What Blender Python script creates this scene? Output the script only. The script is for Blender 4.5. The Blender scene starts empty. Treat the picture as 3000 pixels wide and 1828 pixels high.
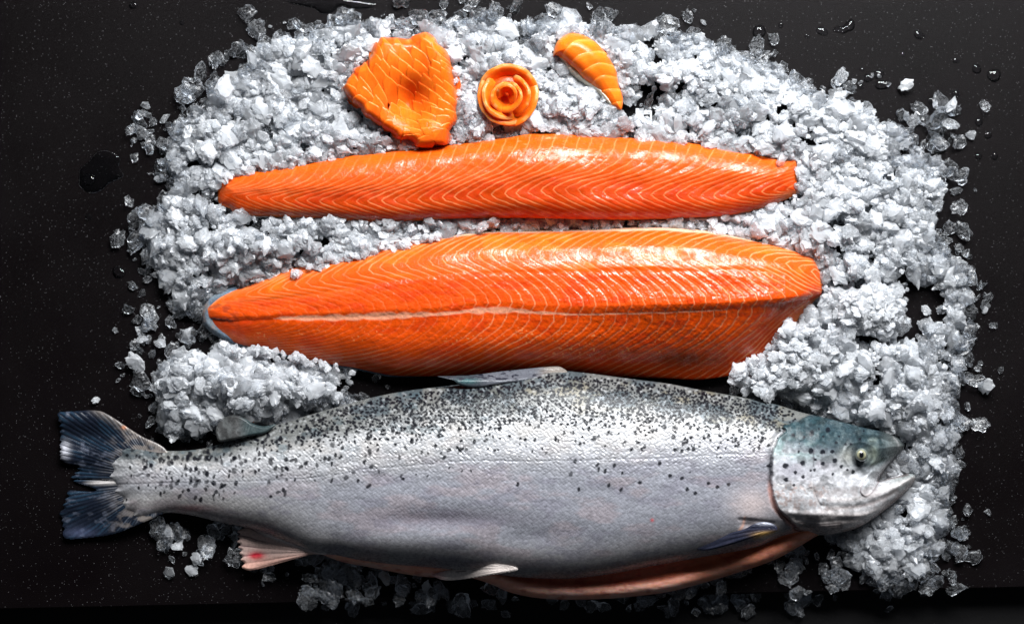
import bpy, math, random
import numpy as np
from mathutils import Vector, Matrix, Euler

random.seed(7)
rng = np.random.default_rng(7)
C = bpy.context.scene.collection
SC = bpy.context.scene
S = 0.00026            # metres per unit of length used below (the whole fish is 65 cm long)
D0 = 5000.0            # camera height in those units
CX, CY = 1500.0, 914.0

# ------------------------------------------------------------------ camera, world, lights, exposure
cam_d = bpy.data.cameras.new('camera'); cam = bpy.data.objects.new('camera', cam_d); C.objects.link(cam)
cam.location = (0, 0, D0 * S)
cam_d.sensor_width = 36; cam_d.lens = 18.0 / (1500.0 / D0)
cam_d.clip_start = 0.05; cam_d.clip_end = 50
SC.camera = cam

world = bpy.data.worlds.new('World'); SC.world = world; world.use_nodes = True
bg = world.node_tree.nodes['Background']
bg.inputs[0].default_value = (0.75, 0.85, 1.0, 1); bg.inputs[1].default_value = 0.05

def area_lamp(name, loc, target, sx, sy, power, col):
    l = bpy.data.lights.new(name, 'AREA'); l.shape = 'RECTANGLE'; l.size = sx; l.size_y = sy
    l.energy = power; l.color = col
    o = bpy.data.objects.new(name, l); C.objects.link(o); o.location = loc
    o.rotation_euler = (Vector(target) - Vector(loc)).to_track_quat('-Z', 'Y').to_euler()
    return o
area_lamp('window_lamp', (0.30, 0.98, 0.86), (0.0, 0.03, 0.0), 1.05, 0.55, 64, (0.96, 0.98, 1.0))

SC.view_settings.view_transform = 'Standard'; SC.view_settings.look = 'None'
SC.view_settings.exposure = 0; SC.view_settings.gamma = 1
SC.render.engine = 'CYCLES'
SC.cycles.use_denoising = True
SC.cycles.max_bounces = 16; SC.cycles.diffuse_bounces = 9; SC.cycles.transmission_bounces = 9
SC.cycles.transparent_max_bounces = 28; SC.cycles.glossy_bounces = 4
SC.cycles.caustics_reflective = False; SC.cycles.caustics_refractive = True
SC.cycles.sample_clamp_indirect = 4

# ------------------------------------------------------------------ numeric helpers
NT = [np.random.default_rng(100 + i).random((128, 128)) for i in range(8)]
def vn(x, y, seed=0):
    x = np.asarray(x, float); y = np.asarray(y, float)
    xi = np.floor(x).astype(int); yi = np.floor(y).astype(int)
    fx = x - xi; fy = y - yi; fx = fx*fx*(3-2*fx); fy = fy*fy*(3-2*fy)
    T = NT[seed % 8]; o = seed * 17
    g = lambda a, b: T[(a + o) % 128, (b + o*3) % 128]
    return (g(xi, yi)*(1-fx)+g(xi+1, yi)*fx)*(1-fy)+(g(xi, yi+1)*(1-fx)+g(xi+1, yi+1)*fx)*fy
def fbm(x, y, seed=0, o=4):
    s = 0; a = 1; t = 0
    for i in range(o):
        s = s + a*vn(x*2**i, y*2**i, seed+i); t += a; a *= 0.5
    return s/t
def ss(a, b, x):
    t = np.clip((x-a)/(b-a), 0, 1); return t*t*(3-2*t)
def curve(pts):
    p = np.array(sorted(pts), float)
    return lambda x: np.interp(x, p[:, 0], p[:, 1])
def smooth(poly, n=6, closed=True):
    p = np.array(poly, float); m = len(p); out = []
    rngi = range(m) if closed else range(m-1)
    for i in rngi:
        if closed: a, b, c, d = p[i-1], p[i], p[(i+1) % m], p[(i+2) % m]
        else: a, b, c, d = p[max(i-1, 0)], p[i], p[i+1], p[min(i+2, m-1)]
        for k in range(n):
            t = k/n
            out.append(0.5*((2*b)+(-a+c)*t+(2*a-5*b+4*c-d)*t*t+(-a+3*b-3*c+d)*t**3))
    if not closed: out.append(p[-1])
    return np.array(out)
def seg_dist(X, Y, pl, closed):
    """distance to a polyline and nearest point"""
    X = X.ravel(); Y = Y.ravel()
    best = np.full(X.shape, 1e18); nx = np.zeros_like(X); ny = np.zeros_like(X); ar = np.zeros_like(X)
    n = len(pl); L = 0
    for i in range(n if closed else n-1):
        a = pl[i]; b = pl[(i+1) % n]; d = b-a; q = d@d+1e-12
        t = np.clip(((X-a[0])*d[0]+(Y-a[1])*d[1])/q, 0, 1)
        px = a[0]+t*d[0]; py = a[1]+t*d[1]; r = (X-px)**2+(Y-py)**2
        m = r < best
        best[m] = r[m]; nx[m] = px[m]; ny[m] = py[m]; ar[m] = L+t[m]*math.sqrt(q)
        L += math.sqrt(q)
    return np.sqrt(best), nx, ny, ar/max(L, 1e-9)
def inside(X, Y, poly):
    r = np.zeros(X.shape, bool); n = len(poly)
    for i in range(n):
        x1, y1 = poly[i]; x2, y2 = poly[(i+1) % n]
        if y1 == y2: continue
        c = ((y1 > Y) != (y2 > Y)) & (X < (x2-x1)*(Y-y1)/(y2-y1)+x1)
        r ^= c
    return r
def sdist(X, Y, poly):
    d = seg_dist(X, Y, poly, True)[0].reshape(X.shape)
    return np.where(inside(X, Y, poly), d, -d)
def sk(X, Y, pl, w, closed=False, arc=False):
    """soft stroke 0..1 along a polyline"""
    pl = smooth(pl, 6, closed) if len(pl) > 2 else np.array(pl, float)
    d, _, _, a = seg_dist(X, Y, pl, closed)
    v = np.exp(-(d/w)**2).reshape(X.shape)
    return (v, a.reshape(X.shape)) if arc else v
def mixc(c, col, m):
    m = np.clip(m, 0, 1)[..., None]
    return c*(1-m)+np.array(col)*m
def W(x, y, z):
    """ground units -> metres; a point at height z is drawn in towards the axis as it stands in the photo"""
    k = 1 - z/D0
    return np.stack([(x-CX)*k*S, -(y-CY)*k*S, z*S], -1)

def mk_mesh(name, verts, faces4=None, faces3=None, cols=None, extra=None, smooth_shade=True, mat=None):
    me = bpy.data.meshes.new(name)
    verts = np.asarray(verts, np.float32)
    me.vertices.add(len(verts)); me.vertices.foreach_set('co', verts.ravel())
    loops = []; tot = []
    if faces4 is not None and len(faces4): loops.append(np.asarray(faces4, np.int32).ravel()); tot.append(np.full(len(faces4), 4, np.int32))
    if faces3 is not None and len(faces3): loops.append(np.asarray(faces3, np.int32).ravel()); tot.append(np.full(len(faces3), 3, np.int32))
    lv = np.concatenate(loops); lt = np.concatenate(tot); ls = np.concatenate([[0], np.cumsum(lt)[:-1]]).astype(np.int32)
    me.loops.add(len(lv)); me.loops.foreach_set('vertex_index', lv)
    me.polygons.add(len(lt)); me.polygons.foreach_set('loop_start', ls); me.polygons.foreach_set('loop_total', lt)
    me.polygons.foreach_set('use_smooth', np.full(len(lt), smooth_shade))
    me.update(calc_edges=True)
    if cols is not None:
        a = me.color_attributes.new('Col', 'FLOAT_COLOR', 'POINT')
        cc = np.ones((len(verts), 4), np.float32); cc[:, :3] = cols; a.data.foreach_set('color', cc.ravel())
    for k, v in (extra or {}).items():
        a = me.attributes.new(k, 'FLOAT', 'POINT'); a.data.foreach_set('value', np.asarray(v, np.float32))
    if mat: me.materials.append(mat)
    return me
def link(name, me, parent=None, **props):
    o = bpy.data.objects.new(name, me); C.objects.link(o)
    if parent: o.parent = parent
    for k, v in props.items(): o[k] = v
    return o
def thing(name, label, cat, group=None, loc=(0, 0, 0)):
    o = bpy.data.objects.new(name, None); C.objects.link(o); o.empty_display_size = .01
    o.location = loc
    o['label'] = label; o['category'] = cat
    if group: o['group'] = group
    return o

def blob(name, poly, sp, zf, zb, cf, mat, parent=None, **props):
    """closed solid over an outline: zf(X,Y,D) upper height, zb(X,Y,D) lower height, cf(X,Y,D)-> colours (and extra)"""
    x0, y0 = poly.min(0)-2*sp; x1, y1 = poly.max(0)+2*sp
    xs = np.arange(x0, x1, sp); ys = np.arange(y0, y1, sp)
    X, Y = np.meshgrid(xs, ys)
    # distances (chunked)
    d, nx, ny, _ = seg_dist(X, Y, poly, True)
    d = d.reshape(X.shape); nx = nx.reshape(X.shape); ny = ny.reshape(X.shape)
    IN = inside(X, Y, poly)
    Dd = np.where(IN, d, 0.0)
    Z = zf(X, Y, Dd); ZB = np.minimum(zb(X, Y, Dd), Z-0.01)
    r = cf(X, Y, Dd, Z); extra = {}
    if isinstance(r, tuple): r, extra = r
    cell = IN[:-1, :-1] | IN[1:, :-1] | IN[:-1, 1:] | IN[1:, 1:]
    use = np.zeros(X.shape, bool)
    use[:-1, :-1] |= cell; use[1:, :-1] |= cell; use[:-1, 1:] |= cell; use[1:, 1:] |= cell
    PX = np.where(IN, X, nx); PY = np.where(IN, Y, ny)
    idx = -np.ones(X.shape, int); idx[use] = np.arange(use.sum())
    n = use.sum()
    VT = W(PX[use], PY[use], Z[use])
    inn = IN & use
    idb = idx.copy(); idb[inn] = n+np.arange(inn.sum())
    VB = W(PX[inn], PY[inn], ZB[inn])
    i, j = np.nonzero(cell)
    ft = np.stack([idx[i, j], idx[i+1, j], idx[i+1, j+1], idx[i, j+1]], -1)
    fb = np.stack([idb[i, j], idb[i, j+1], idb[i+1, j+1], idb[i+1, j]], -1)
    V = np.concatenate([VT, VB]); F = np.concatenate([ft, fb])
    cc = np.concatenate([r[use], r[inn]])
    ex = {k: np.concatenate([v[use], v[inn]]) for k, v in extra.items()}
    me = mk_mesh(name, V, F, None, cc, ex, True, mat)
    return link(name, me, parent, **props)

# ------------------------------------------------------------------ materials
class NB:
    def __init__(s, name):
        s.m = bpy.data.materials.new(name); s.m.use_nodes = True
        s.t = s.m.node_tree; s.t.nodes.clear()
        s.out = s.t.nodes.new('ShaderNodeOutputMaterial')
    def n(s, typ, ins=None, **kw):
        d = s.t.nodes.new('ShaderNode'+typ)
        for k, v in kw.items(): setattr(d, k, v)
        for k, v in (ins or {}).items():
            i = d.inputs[k]
            if isinstance(v, bpy.types.NodeSocket): s.t.links.new(v, i)
            else: i.default_value = v
        return d
    def fin(s, sock, disp=None):
        s.t.links.new(sock, s.out.inputs['Surface']); return s.m
def noise(b, scale, detail=3, rough=.6, vec=None):
    tc = b.n('TexCoord')
    return b.n('TexNoise', {'Vector': vec or tc.outputs['Object'], 'Scale': scale, 'Detail': detail, 'Roughness': rough})
def ramp(b, sock, lo, hi, a=0.0, c=1.0):
    return b.n('MapRange', {'Value': sock, 'From Min': lo, 'From Max': hi, 'To Min': a, 'To Max': c}).outputs[0]

def mat_flesh(name, rough=.42, sss=.2, bump=.4, coat=.85):
    b = NB(name)
    col = b.n('Attribute', attribute_name='Col')
    n1 = noise(b, 160, 4); n2 = noise(b, 900, 3); n3 = noise(b, 2600, 2)
    mul = ramp(b, n1.outputs[0], .3, .7, .88, 1.12)
    cm = b.n('VectorMath', {0: col.outputs['Color'], 1: b.n('CombineXYZ', {'X': mul, 'Y': mul, 'Z': mul}).outputs[0]}, operation='MULTIPLY')
    hs = b.n('Math', {0: n2.outputs[0], 1: n3.outputs[0]}, operation='ADD')
    bp = b.n('Bump', {'Strength': bump, 'Distance': .0006, 'Height': hs.outputs[0]})
    ro = ramp(b, n1.outputs[0], .3, .7, rough-.08, rough+.1)
    n4 = noise(b, 330, 3)
    bc = b.n('Bump', {'Strength': .45, 'Distance': .0010, 'Height': n4.outputs[0]})
    n5 = noise(b, 75, 4, .7)
    cw = ramp(b, n5.outputs[0], .40, .58, coat*.06, coat)
    p = b.n('BsdfPrincipled', {'Base Color': cm.outputs[0], 'Roughness': ro, 'Normal': bp.outputs[0],
        'Subsurface Weight': sss, 'Subsurface Radius': (1.0, .28, .08), 'Subsurface Scale': .0035,
        'IOR': 1.4, 'Specular IOR Level': .12, 'Coat Weight': cw, 'Coat Roughness': .2, 'Coat Normal': bc.outputs[0], 'Coat IOR': 1.5})
    return b.fin(p.outputs[0])
def mat_skin(name, rough=.33, metal=.35, bump=.3, coat=.35, sss=0.0):
    b = NB(name)
    col = b.n('Attribute', attribute_name='Col'); mt = b.n('Attribute', attribute_name='metal')
    n1 = noise(b, 500, 4); n2 = noise(b, 1800, 3)
    mul = ramp(b, n1.outputs[0], .3, .7, .85, 1.15)
    cm = b.n('VectorMath', {0: col.outputs['Color'], 1: b.n('CombineXYZ', {'X': mul, 'Y': mul, 'Z': mul}).outputs[0]}, operation='MULTIPLY')
    bp = b.n('Bump', {'Strength': bump, 'Distance': .0005, 'Height': n2.outputs[0]})
    mm = b.n('Math', {0: mt.outputs['Fac'], 1: metal}, operation='MULTIPLY')
    p = b.n('BsdfPrincipled', {'Base Color': cm.outputs[0], 'Roughness': ramp(b, n1.outputs[0], .3, .7, rough-.08, rough+.08),
        'Metallic': mm.outputs[0], 'Specular IOR Level': .16, 'Normal': bp.outputs[0], 'Coat Weight': coat, 'Coat Roughness': .2,
        'Subsurface Weight': sss, 'Subsurface Radius': (1, .5, .4), 'Subsurface Scale': .002})
    return b.fin(p.outputs[0])
def mat_ice():
    b = NB('crushed_ice')
    cl = b.n('Attribute', attribute_name='clear').outputs['Fac']
    n1 = noise(b, 260, 4, .7); n2 = noise(b, 700, 3)
    bp = b.n('Bump', {'Strength': .22, 'Distance': .0009, 'Height': n1.outputs[0]})
    N = bp.outputs[0]
    var = ramp(b, n2.outputs[0], .35, .65, -.14, .14)
    c = b.n('Math', {0: cl, 1: var}, operation='ADD', use_clamp=True).outputs[0]
    dif = b.n('BsdfDiffuse', {'Color': (.96, .975, 1, 1), 'Normal': N})
    trl = b.n('BsdfTranslucent', {'Color': (.96, .975, 1, 1), 'Normal': N})
    w = b.n('MixShader', {0: .5, 1: dif.outputs[0], 2: trl.outputs[0]})
    ref = b.n('BsdfRefraction', {'Color': (.97, .985, 1, 1), 'Roughness': .12, 'IOR': 1.15, 'Normal': N})
    tra = b.n('BsdfTransparent', {'Color': (.965, .98, 1, 1)})
    g = b.n('MixShader', {0: .72, 1: ref.outputs[0], 2: tra.outputs[0]})
    body = b.n('MixShader', {0: c, 1: w.outputs[0], 2: g.outputs[0]})
    fr = b.n('Fresnel', {'IOR': 1.31, 'Normal': N})
    gl = b.n('BsdfGlossy', {'Color': (1, 1, 1, 1), 'Roughness': .2, 'Normal': N})
    m = b.n('MixShader', {0: fr.outputs[0], 1: body.outputs[0], 2: gl.outputs[0]})
    return b.fin(m.outputs[0])
def mat_water():
    b = NB('water')
    fr = b.n('Fresnel', {'IOR': 1.33})
    tr = b.n('BsdfTransparent', {'Color': (.95, .95, .96, 1)})
    gl = b.n('BsdfGlossy', {'Roughness': .05})
    m = b.n('MixShader', {0: fr.outputs[0], 1: tr.outputs[0], 2: gl.outputs[0]})
    return b.fin(m.outputs[0])
def mat_slab():
    b = NB('black_stone')
    tc = b.n('TexCoord')
    v = b.n('TexVoronoi', {'Vector': tc.outputs['Object'], 'Scale': 1150.0}, feature='F1')
    cellr = b.n('SeparateColor', {0: v.outputs['Color']})
    gate = b.n('Math', {0: cellr.outputs[0], 1: .87}, operation='GREATER_THAN').outputs[0]
    dot = b.n('Math', {0: v.outputs['Distance'], 1: .26}, operation='LESS_THAN').outputs[0]
    sp = b.n('Math', {0: gate, 1: dot}, operation='MULTIPLY').outputs[0]
    spv = b.n('Math', {0: sp, 1: ramp(b, cellr.outputs[1], .3, 1, -.06, .20)}, operation='MULTIPLY', use_clamp=True).outputs[0]
    n1 = noise(b, 1500, 3, .7, tc.outputs['Object']); n2 = noise(b, 9, 3, .6, tc.outputs['Object'])
    base = b.n('Mix', {'Factor': n2.outputs[0], 6: (.0015, .0009, .0011, 1), 7: (.0036, .0025, .0028, 1)}, data_type='RGBA')
    cc = b.n('Mix', {'Factor': spv, 6: base.outputs[2], 7: (.8, .78, .8, 1)}, data_type='RGBA')
    h = b.n('Math', {0: n1.outputs[0], 1: sp}, operation='ADD')
    bp = b.n('Bump', {'Strength': .6, 'Distance': .0005, 'Height': h.outputs[0]})
    p = b.n('BsdfPrincipled', {'Base Color': cc.outputs[2], 'Roughness': ramp(b, n2.outputs[0], .35, .65, .32, .44), 'Normal': bp.outputs[0], 'Specular IOR Level': .07})
    return b.fin(p.outputs[0])
def mat_plain(name, col, rough=.5, bump=0, scale=500, spec=.5, sss=0):
    b = NB(name)
    n1 = noise(b, scale, 3)
    bp = b.n('Bump', {'Strength': bump, 'Distance': .0006, 'Height': n1.outputs[0]})
    k = ramp(b, n1.outputs[0], .3, .7, .85, 1.15)
    cm = b.n('VectorMath', {0: col, 1: b.n('CombineXYZ', {'X': k, 'Y': k, 'Z': k}).outputs[0]}, operation='MULTIPLY')
    p = b.n('BsdfPrincipled', {'Base Color': cm.outputs[0], 'Roughness': rough, 'Normal': bp.outputs[0], 'Specular IOR Level': spec,
        'Subsurface Weight': sss, 'Subsurface Radius': (1, .9, .8), 'Subsurface Scale': .002})
    return b.fin(p.outputs[0])
M_fl = mat_flesh('salmon_flesh')
M_fs = mat_flesh('salmon_slice_flesh', .36, .45, .12, .45)
M_belly = mat_flesh('belly_flesh', .35, .3, .3, .25)
M_skin = mat_skin('fish_skin', .27, .12, .3, .02)
M_head = mat_skin('fish_head_skin', .3, .2, .2, .5)
M_fin = mat_skin('fish_fin', .3, .08, .3, .12)
M_eye = mat_skin('fish_eye', .12, .3, .02, 1)
M_ice = mat_ice(); M_water = mat_water(); M_slab = mat_slab()
M_low = mat_plain('black_board', (.0025, .0022, .0024), .6, .3, 300, .2)
M_rice = mat_plain('rice', (.75, .68, .55), .4, .1, 300, .5, .3)

# ------------------------------------------------------------------ setting: slab with its front edge, lower board
def slab():
    # front edge runs from y=1786 at the left to y=1722 at the right
    def ey(x): return 1786-(x)*64/3000
    xs = [-3200, 6200]; top = -2600
    ring = [(xs[0], top), (xs[1], top), (xs[1], ey(xs[1])), (xs[0], ey(xs[0]))]
    b = 5
    def lvl(z, ins): return [((x-CX)*S, -(y+(-ins if i > 1 else ins)-CY)*S, z*S) for i, (x, y) in enumerate(ring)]
    A = lvl(0, b); B_ = lvl(-4, 0); Cc = lvl(-70, 0)
    V = A+B_+Cc
    F = [(3, 2, 1, 0)]
    for k in (0, 4):
        for i in range(4):
            j = (i+1) % 4; F.append((k+i, k+j, k+4+j, k+4+i))
    F.append((8, 9, 10, 11))
    me = bpy.data.meshes.new('countertop'); me.from_pydata(V, [], F); me.update(); me.materials.append(M_slab)
    import bmesh
    bm = bmesh.new(); bm.from_mesh(me); bmesh.ops.recalc_face_normals(bm, faces=bm.faces); bm.to_mesh(me); bm.free()
    link('countertop', me, kind='structure', label='dark speckled stone slab that everything lies on')
slab()
me = bpy.data.meshes.new('table'); w_ = 2.2
me.from_pydata([(-w_, -w_, -71*S), (w_, -w_, -71*S), (w_, w_, -71*S), (-w_, w_, -71*S), (-w_, -w_, -150*S), (w_, -w_, -150*S), (w_, w_, -150*S), (-w_, w_, -150*S)], [],
    [(0, 1, 2, 3), (7, 6, 5, 4), (0, 4, 5, 1), (1, 5, 6, 2), (2, 6, 7, 3), (3, 7, 4, 0)])
me.update(); me.materials.append(M_low); link('table', me, kind='structure', label='plain black table below the slab edge')

def z1(sx, oy, s):   # zoom-window coordinates to scene units
    return lambda pts: [(sx+x/s, oy+y/s) for x, y in pts]

# ------------------------------------------------------------------ fillet with chevron lines
def flakes(X, Y, a, Gpts, ref, spacing, wpx, seed, amp=9, sc=None):
    G = curve(Gpts)(a)
    if sc is not None: G = G*sc
    ph = X-G+amp*(fbm(X/45, Y/30, seed)-.5)+amp*.5*(fbm(X/13, Y/11, seed+2)-.5)
    sp = spacing
    gy, gx = np.gradient(ph, Y[1, 0]-Y[0, 0], X[0, 1]-X[0, 0])
    g = np.sqrt(gx*gx+gy*gy)+1e-6
    u = ph/sp; k = np.floor(u+.5); f = (u-k)*sp/np.maximum(g, .35)
    jit = np.sin(k*12.9898)*43758.5453; jit = jit-np.floor(jit)
    line = np.exp(-(f/wpx)**2)
    side = f/ (sp*.5/np.maximum(g, .35))
    return line, side, g, jit

F1 = smooth([(638,560),(639,540),(647,525),(673,518),(710,509),(764,498),(819,491),(892,480),(929,471),(991,461),(1075,450),(1184,439),(1294,427),(1403,414),(1500,401),(1551,392),(1633,391),(1734,397),(1856,405),(1978,413),(2079,427),(2181,445),(2241,458),(2278,466),(2325,469),(2334,478),(2335,500),(2335,529),(2340,541),(2341,565),(2323,575),(2294,589),(2241,610),(2160,628),(2099,636),(1978,642),(1856,645),(1734,644),(1612,641),(1480,640),(1367,642),(1221,648),(1148,653),(1038,649),(965,642),(856,639),(783,635),(728,633),(688,624),(673,611),(647,602),(638,584)], 4)
F1T = curve([(638,540),(647,525),(673,518),(710,509),(764,498),(892,480),(991,461),(1184,439),(1403,414),(1551,391),(1734,397),(1978,413),(2181,445),(2341,472)])
F1B = curve([(638,590),(688,624),(728,633),(856,639),(1038,649),(1148,653),(1221,648),(1367,642),(1734,644),(1978,642),(2099,636),(2160,628),(2241,610),(2341,568)])
F1M = curve([(638,553),(947,544),(1111,540),(1221,531),(1403,507),(1650,500),(1815,508),(1978,512),(2140,512),(2341,508)])
F1V = curve([(638,569),(819,584),(1002,591),(1221,584),(1403,571),(1474,569),(1653,553),(1787,561),(1896,571),(2099,573),(2262,559),(2341,553)])
def f1_a(X, Y):
    T, Mm, V_, B_ = F1T(X), F1M(X), F1V(X), F1B(X)
    return np.where(Y < Mm, (Y-T)/(Mm-T), np.where(Y < V_, 1+(Y-Mm)/(V_-Mm), 2+(Y-V_)/np.maximum(B_-V_, 5)))
G1 = [(-.3,250),(0,225),(.5,205),(.75,180),(1,135),(1.5,48),(1.85,9),(2,0),(2.15,12),(2.4,52),(2.7,115),(3,180),(3.3,240)]
f1c = {}
def f1_z(X, Y, D):
    a = f1_a(X, Y)
    R = 62+0*X
    q = np.clip(D/R, 0, 1)
    H = curve([(638,45),(800,66),(1100,88),(1500,108),(1900,98),(2200,70),(2341,50)])(X)
    k = np.exp(-((X-1640)/150)**2)
    z = 34+H*.72*(1-(1-q)**2.4)**.55+(.10+.34*k)*(np.clip(Y-F1T(X), 0, 250)*np.exp(-np.clip(Y-F1T(X), 0, 250)/150))*1.25*ss(640, 900, X)*ss(2341, 2200, X)
    z += 5*np.exp(-((a-.95)/.5)**2)*q
    z += 5*(fbm(X/110, Y/60, 3)-.5)*q*2
    line, side, g, jit = flakes(X, Y, a, G1, None, 36, 1.4, 1)
    f1c['l'] = (line, side, g, jit, a)
    z -= .9*line*q
    z += 1.6*(jit-.5)*q*np.cos(side*1.57)
    return z
def f1_col(X, Y, D, Z):
    line, side, g, jit, a = f1c['l']
    c = np.zeros(X.shape+(3,)); c[:] = (.90, .115, .005)
    c = mixc(c, (.66, .068, .003), .9*ss(.8, 1.9, a))
    c = mixc(c, (.96, .17, .008), .8*ss(.9, .1, a)*(.4+.6*vn(X/120, Y/40, 4)))
    c = mixc(c, (.66, .045, .004), .6*ss(.5, .72, fbm(X/60, Y/30, 5))*ss(.9, 1.6, a))
    endl = ss(900, 640, X)
    str_ = np.clip(.1+1.1*fbm(X/40, Y/22, 6)+.5*(jit-.5), 0, 1.2)*(1-.55*ss(1.0, .3, a)*ss(1500, 1000, X))*(1-.6*endl)
    c = mixc(c, (1.0, .46, .24), line*str_*.85)
    wh = ss(.62, .8, fbm(X/22, Y/9, 2))*ss(1450, 1560, X)*ss(1850, 1700, X)*ss(.9, .3, a)  # pale streaks painted in where the wet sheen lies
    c = mixc(c, (1, .5, .28), wh*.6)
    c = mixc(c, (1, .22, .02), ss(9, 2, D)*.6)
    return c*np.array((.65, .54, .38))
t1 = thing('salmon_fillet', 'narrow skinless orange fillet, the upper of the two long fillets on the ice', 'fillet')
blob('flesh', F1, 2.1, f1_z, lambda X, Y, D: 34-20*np.clip(D/40, 0, 1)**.6, f1_col, M_fl, t1)

# ------------------------------------------------------------------ lower fillet with skin edge
F2 = smooth([(603,925),(600,905),(612,888),(646,864),(704,844),(766,820),(820,797),(897,775),(974,754),(1051,737),(1128,720),(1205,704),(1282,693),(1360,682),(1437,676),(1578,672),(1706,670),(1833,665),(1919,663),(2004,667),(2089,678),(2174,695),(2260,714),(2345,738),(2387,755),(2404,779),(2411,813),(2411,850),(2405,866),(2387,881),(2358,915),(2340,937),(2311,975),(2260,1026),(2217,1062),(2165,1090),(2132,1102),(2047,1113),(1961,1110),(1833,1105),(1663,1098),(1535,1098),(1398,1101),(1282,1103),(1167,1101),(1109,1093),(1032,1076),(936,1063),(858,1045),(781,1024),(704,1009),(666,993),(630,972),(612,950)], 4)
F2T = curve([(600,905),(646,862),(704,843),(820,797),(974,754),(1128,720),(1282,693),(1437,675),(1706,670),(1919,662),(2089,677),(2260,713),(2387,753),(2411,790)])
F2A = curve([(600,915),(666,890),(800,878),(935,862),(1090,831),(1244,812),(1360,800),(1500,797),(1791,792),(1961,794),(2174,792),(2302,806),(2411,838)])
F2S = curve([(600,930),(677,939),(820,933),(974,931),(1128,926),(1282,920),(1398,910),(1500,908),(1578,917),(1706,922),(1833,919),(2004,914),(2174,905),(2260,894),(2387,873),(2411,866)])
F2B = curve([(600,940),(630,972),(704,1009),(858,1045),(1032,1076),(1167,1101),(1400,1101),(1833,1105),(2047,1113),(2132,1100),(2217,1062),(2311,975),(2387,890),(2411,872)])
def f2_a(X, Y):
    T, A, P, B_ = F2T(X), F2A(X), F2S(X), F2B(X)
    return np.where(Y < A, (Y-T)/np.maximum(A-T, 6), np.where(Y < P, 1+(Y-A)/np.maximum(P-A, 6), 2+(Y-P)/np.maximum(B_-P, 6)))
G2 = [(-.3,190),(0,130),(.25,48),(.45,8),(.58,0),(.72,12),(1,72),(1.35,125),(1.6,155),(1.8,162),(2,148),(2.12,146),(2.25,128),(2.45,78),(2.7,-10),(3,-125),(3.3,-220)]
f2c = {}
def f2_z(X, Y, D):
    a = f2_a(X, Y)
    H = curve([(600,34),(750,52),(1000,78),(1300,100),(1700,122),(2100,146),(2300,128),(2411,80)])(X)
    q = np.clip(D/(60+60*(Y > F2S(X))), 0, 1)
    ridge = ss(1400, 2050, X)
    fall = np.clip((a-1.8)/1.2, 0, 1)**1.2
    sl = curve([(600,.12),(900,.22),(1300,.40),(1900,.46),(2250,.42),(2411,.2)])(X)
    up_ = sl*np.clip(Y-F2T(X), 0, 118)+.06*np.clip(Y-F2T(X)-118, 0, 200)
    Hm = (H*.62+up_*1.05)*(1-fall*(.45+.40*ridge))
    z = 30+Hm*(1-(1-q)**2.2)**.6
    z += 9*np.exp(-((a-1.75)/.35)**2)*ridge*q + 6*np.exp(-((a-.55)/.35)**2)*q
    z -= 2.5*np.exp(-((a-1.0)/.09)**2)*q
    z -= (2+3*ss(900, 640, X))*np.exp(-((Y-F2S(X))/9)**2)*q*ss(1500, 800, X)
    z += 6*(fbm(X/120, Y/60, 4)-.5)*q
    # fade chevron reversal on the tail part of the belly
    sc = curve([(600,1.3),(900,1.35),(1300,1.1),(1600,1.0),(2150,1.0),(2411,1.15)])(X)
    Gb = X*0
    line, side, g, jit = flakes(X, Y, a, G2, None, 36, 1.4, 2, sc=sc)
    f2c['l'] = (line, side, g, jit, a)
    rough = ss(.95, 1.1, a)*ss(2.9, 2.2, a)
    z -= (.7+1.3*rough*ss(1400, 1900, X))*line*q
    z += 1.3*(.5-.5*side)*q*rough*ss(1400, 1800, X)
    z += 2.2*(fbm(X/9, Y/7, 5)-.5)*rough*q
    return z
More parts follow.
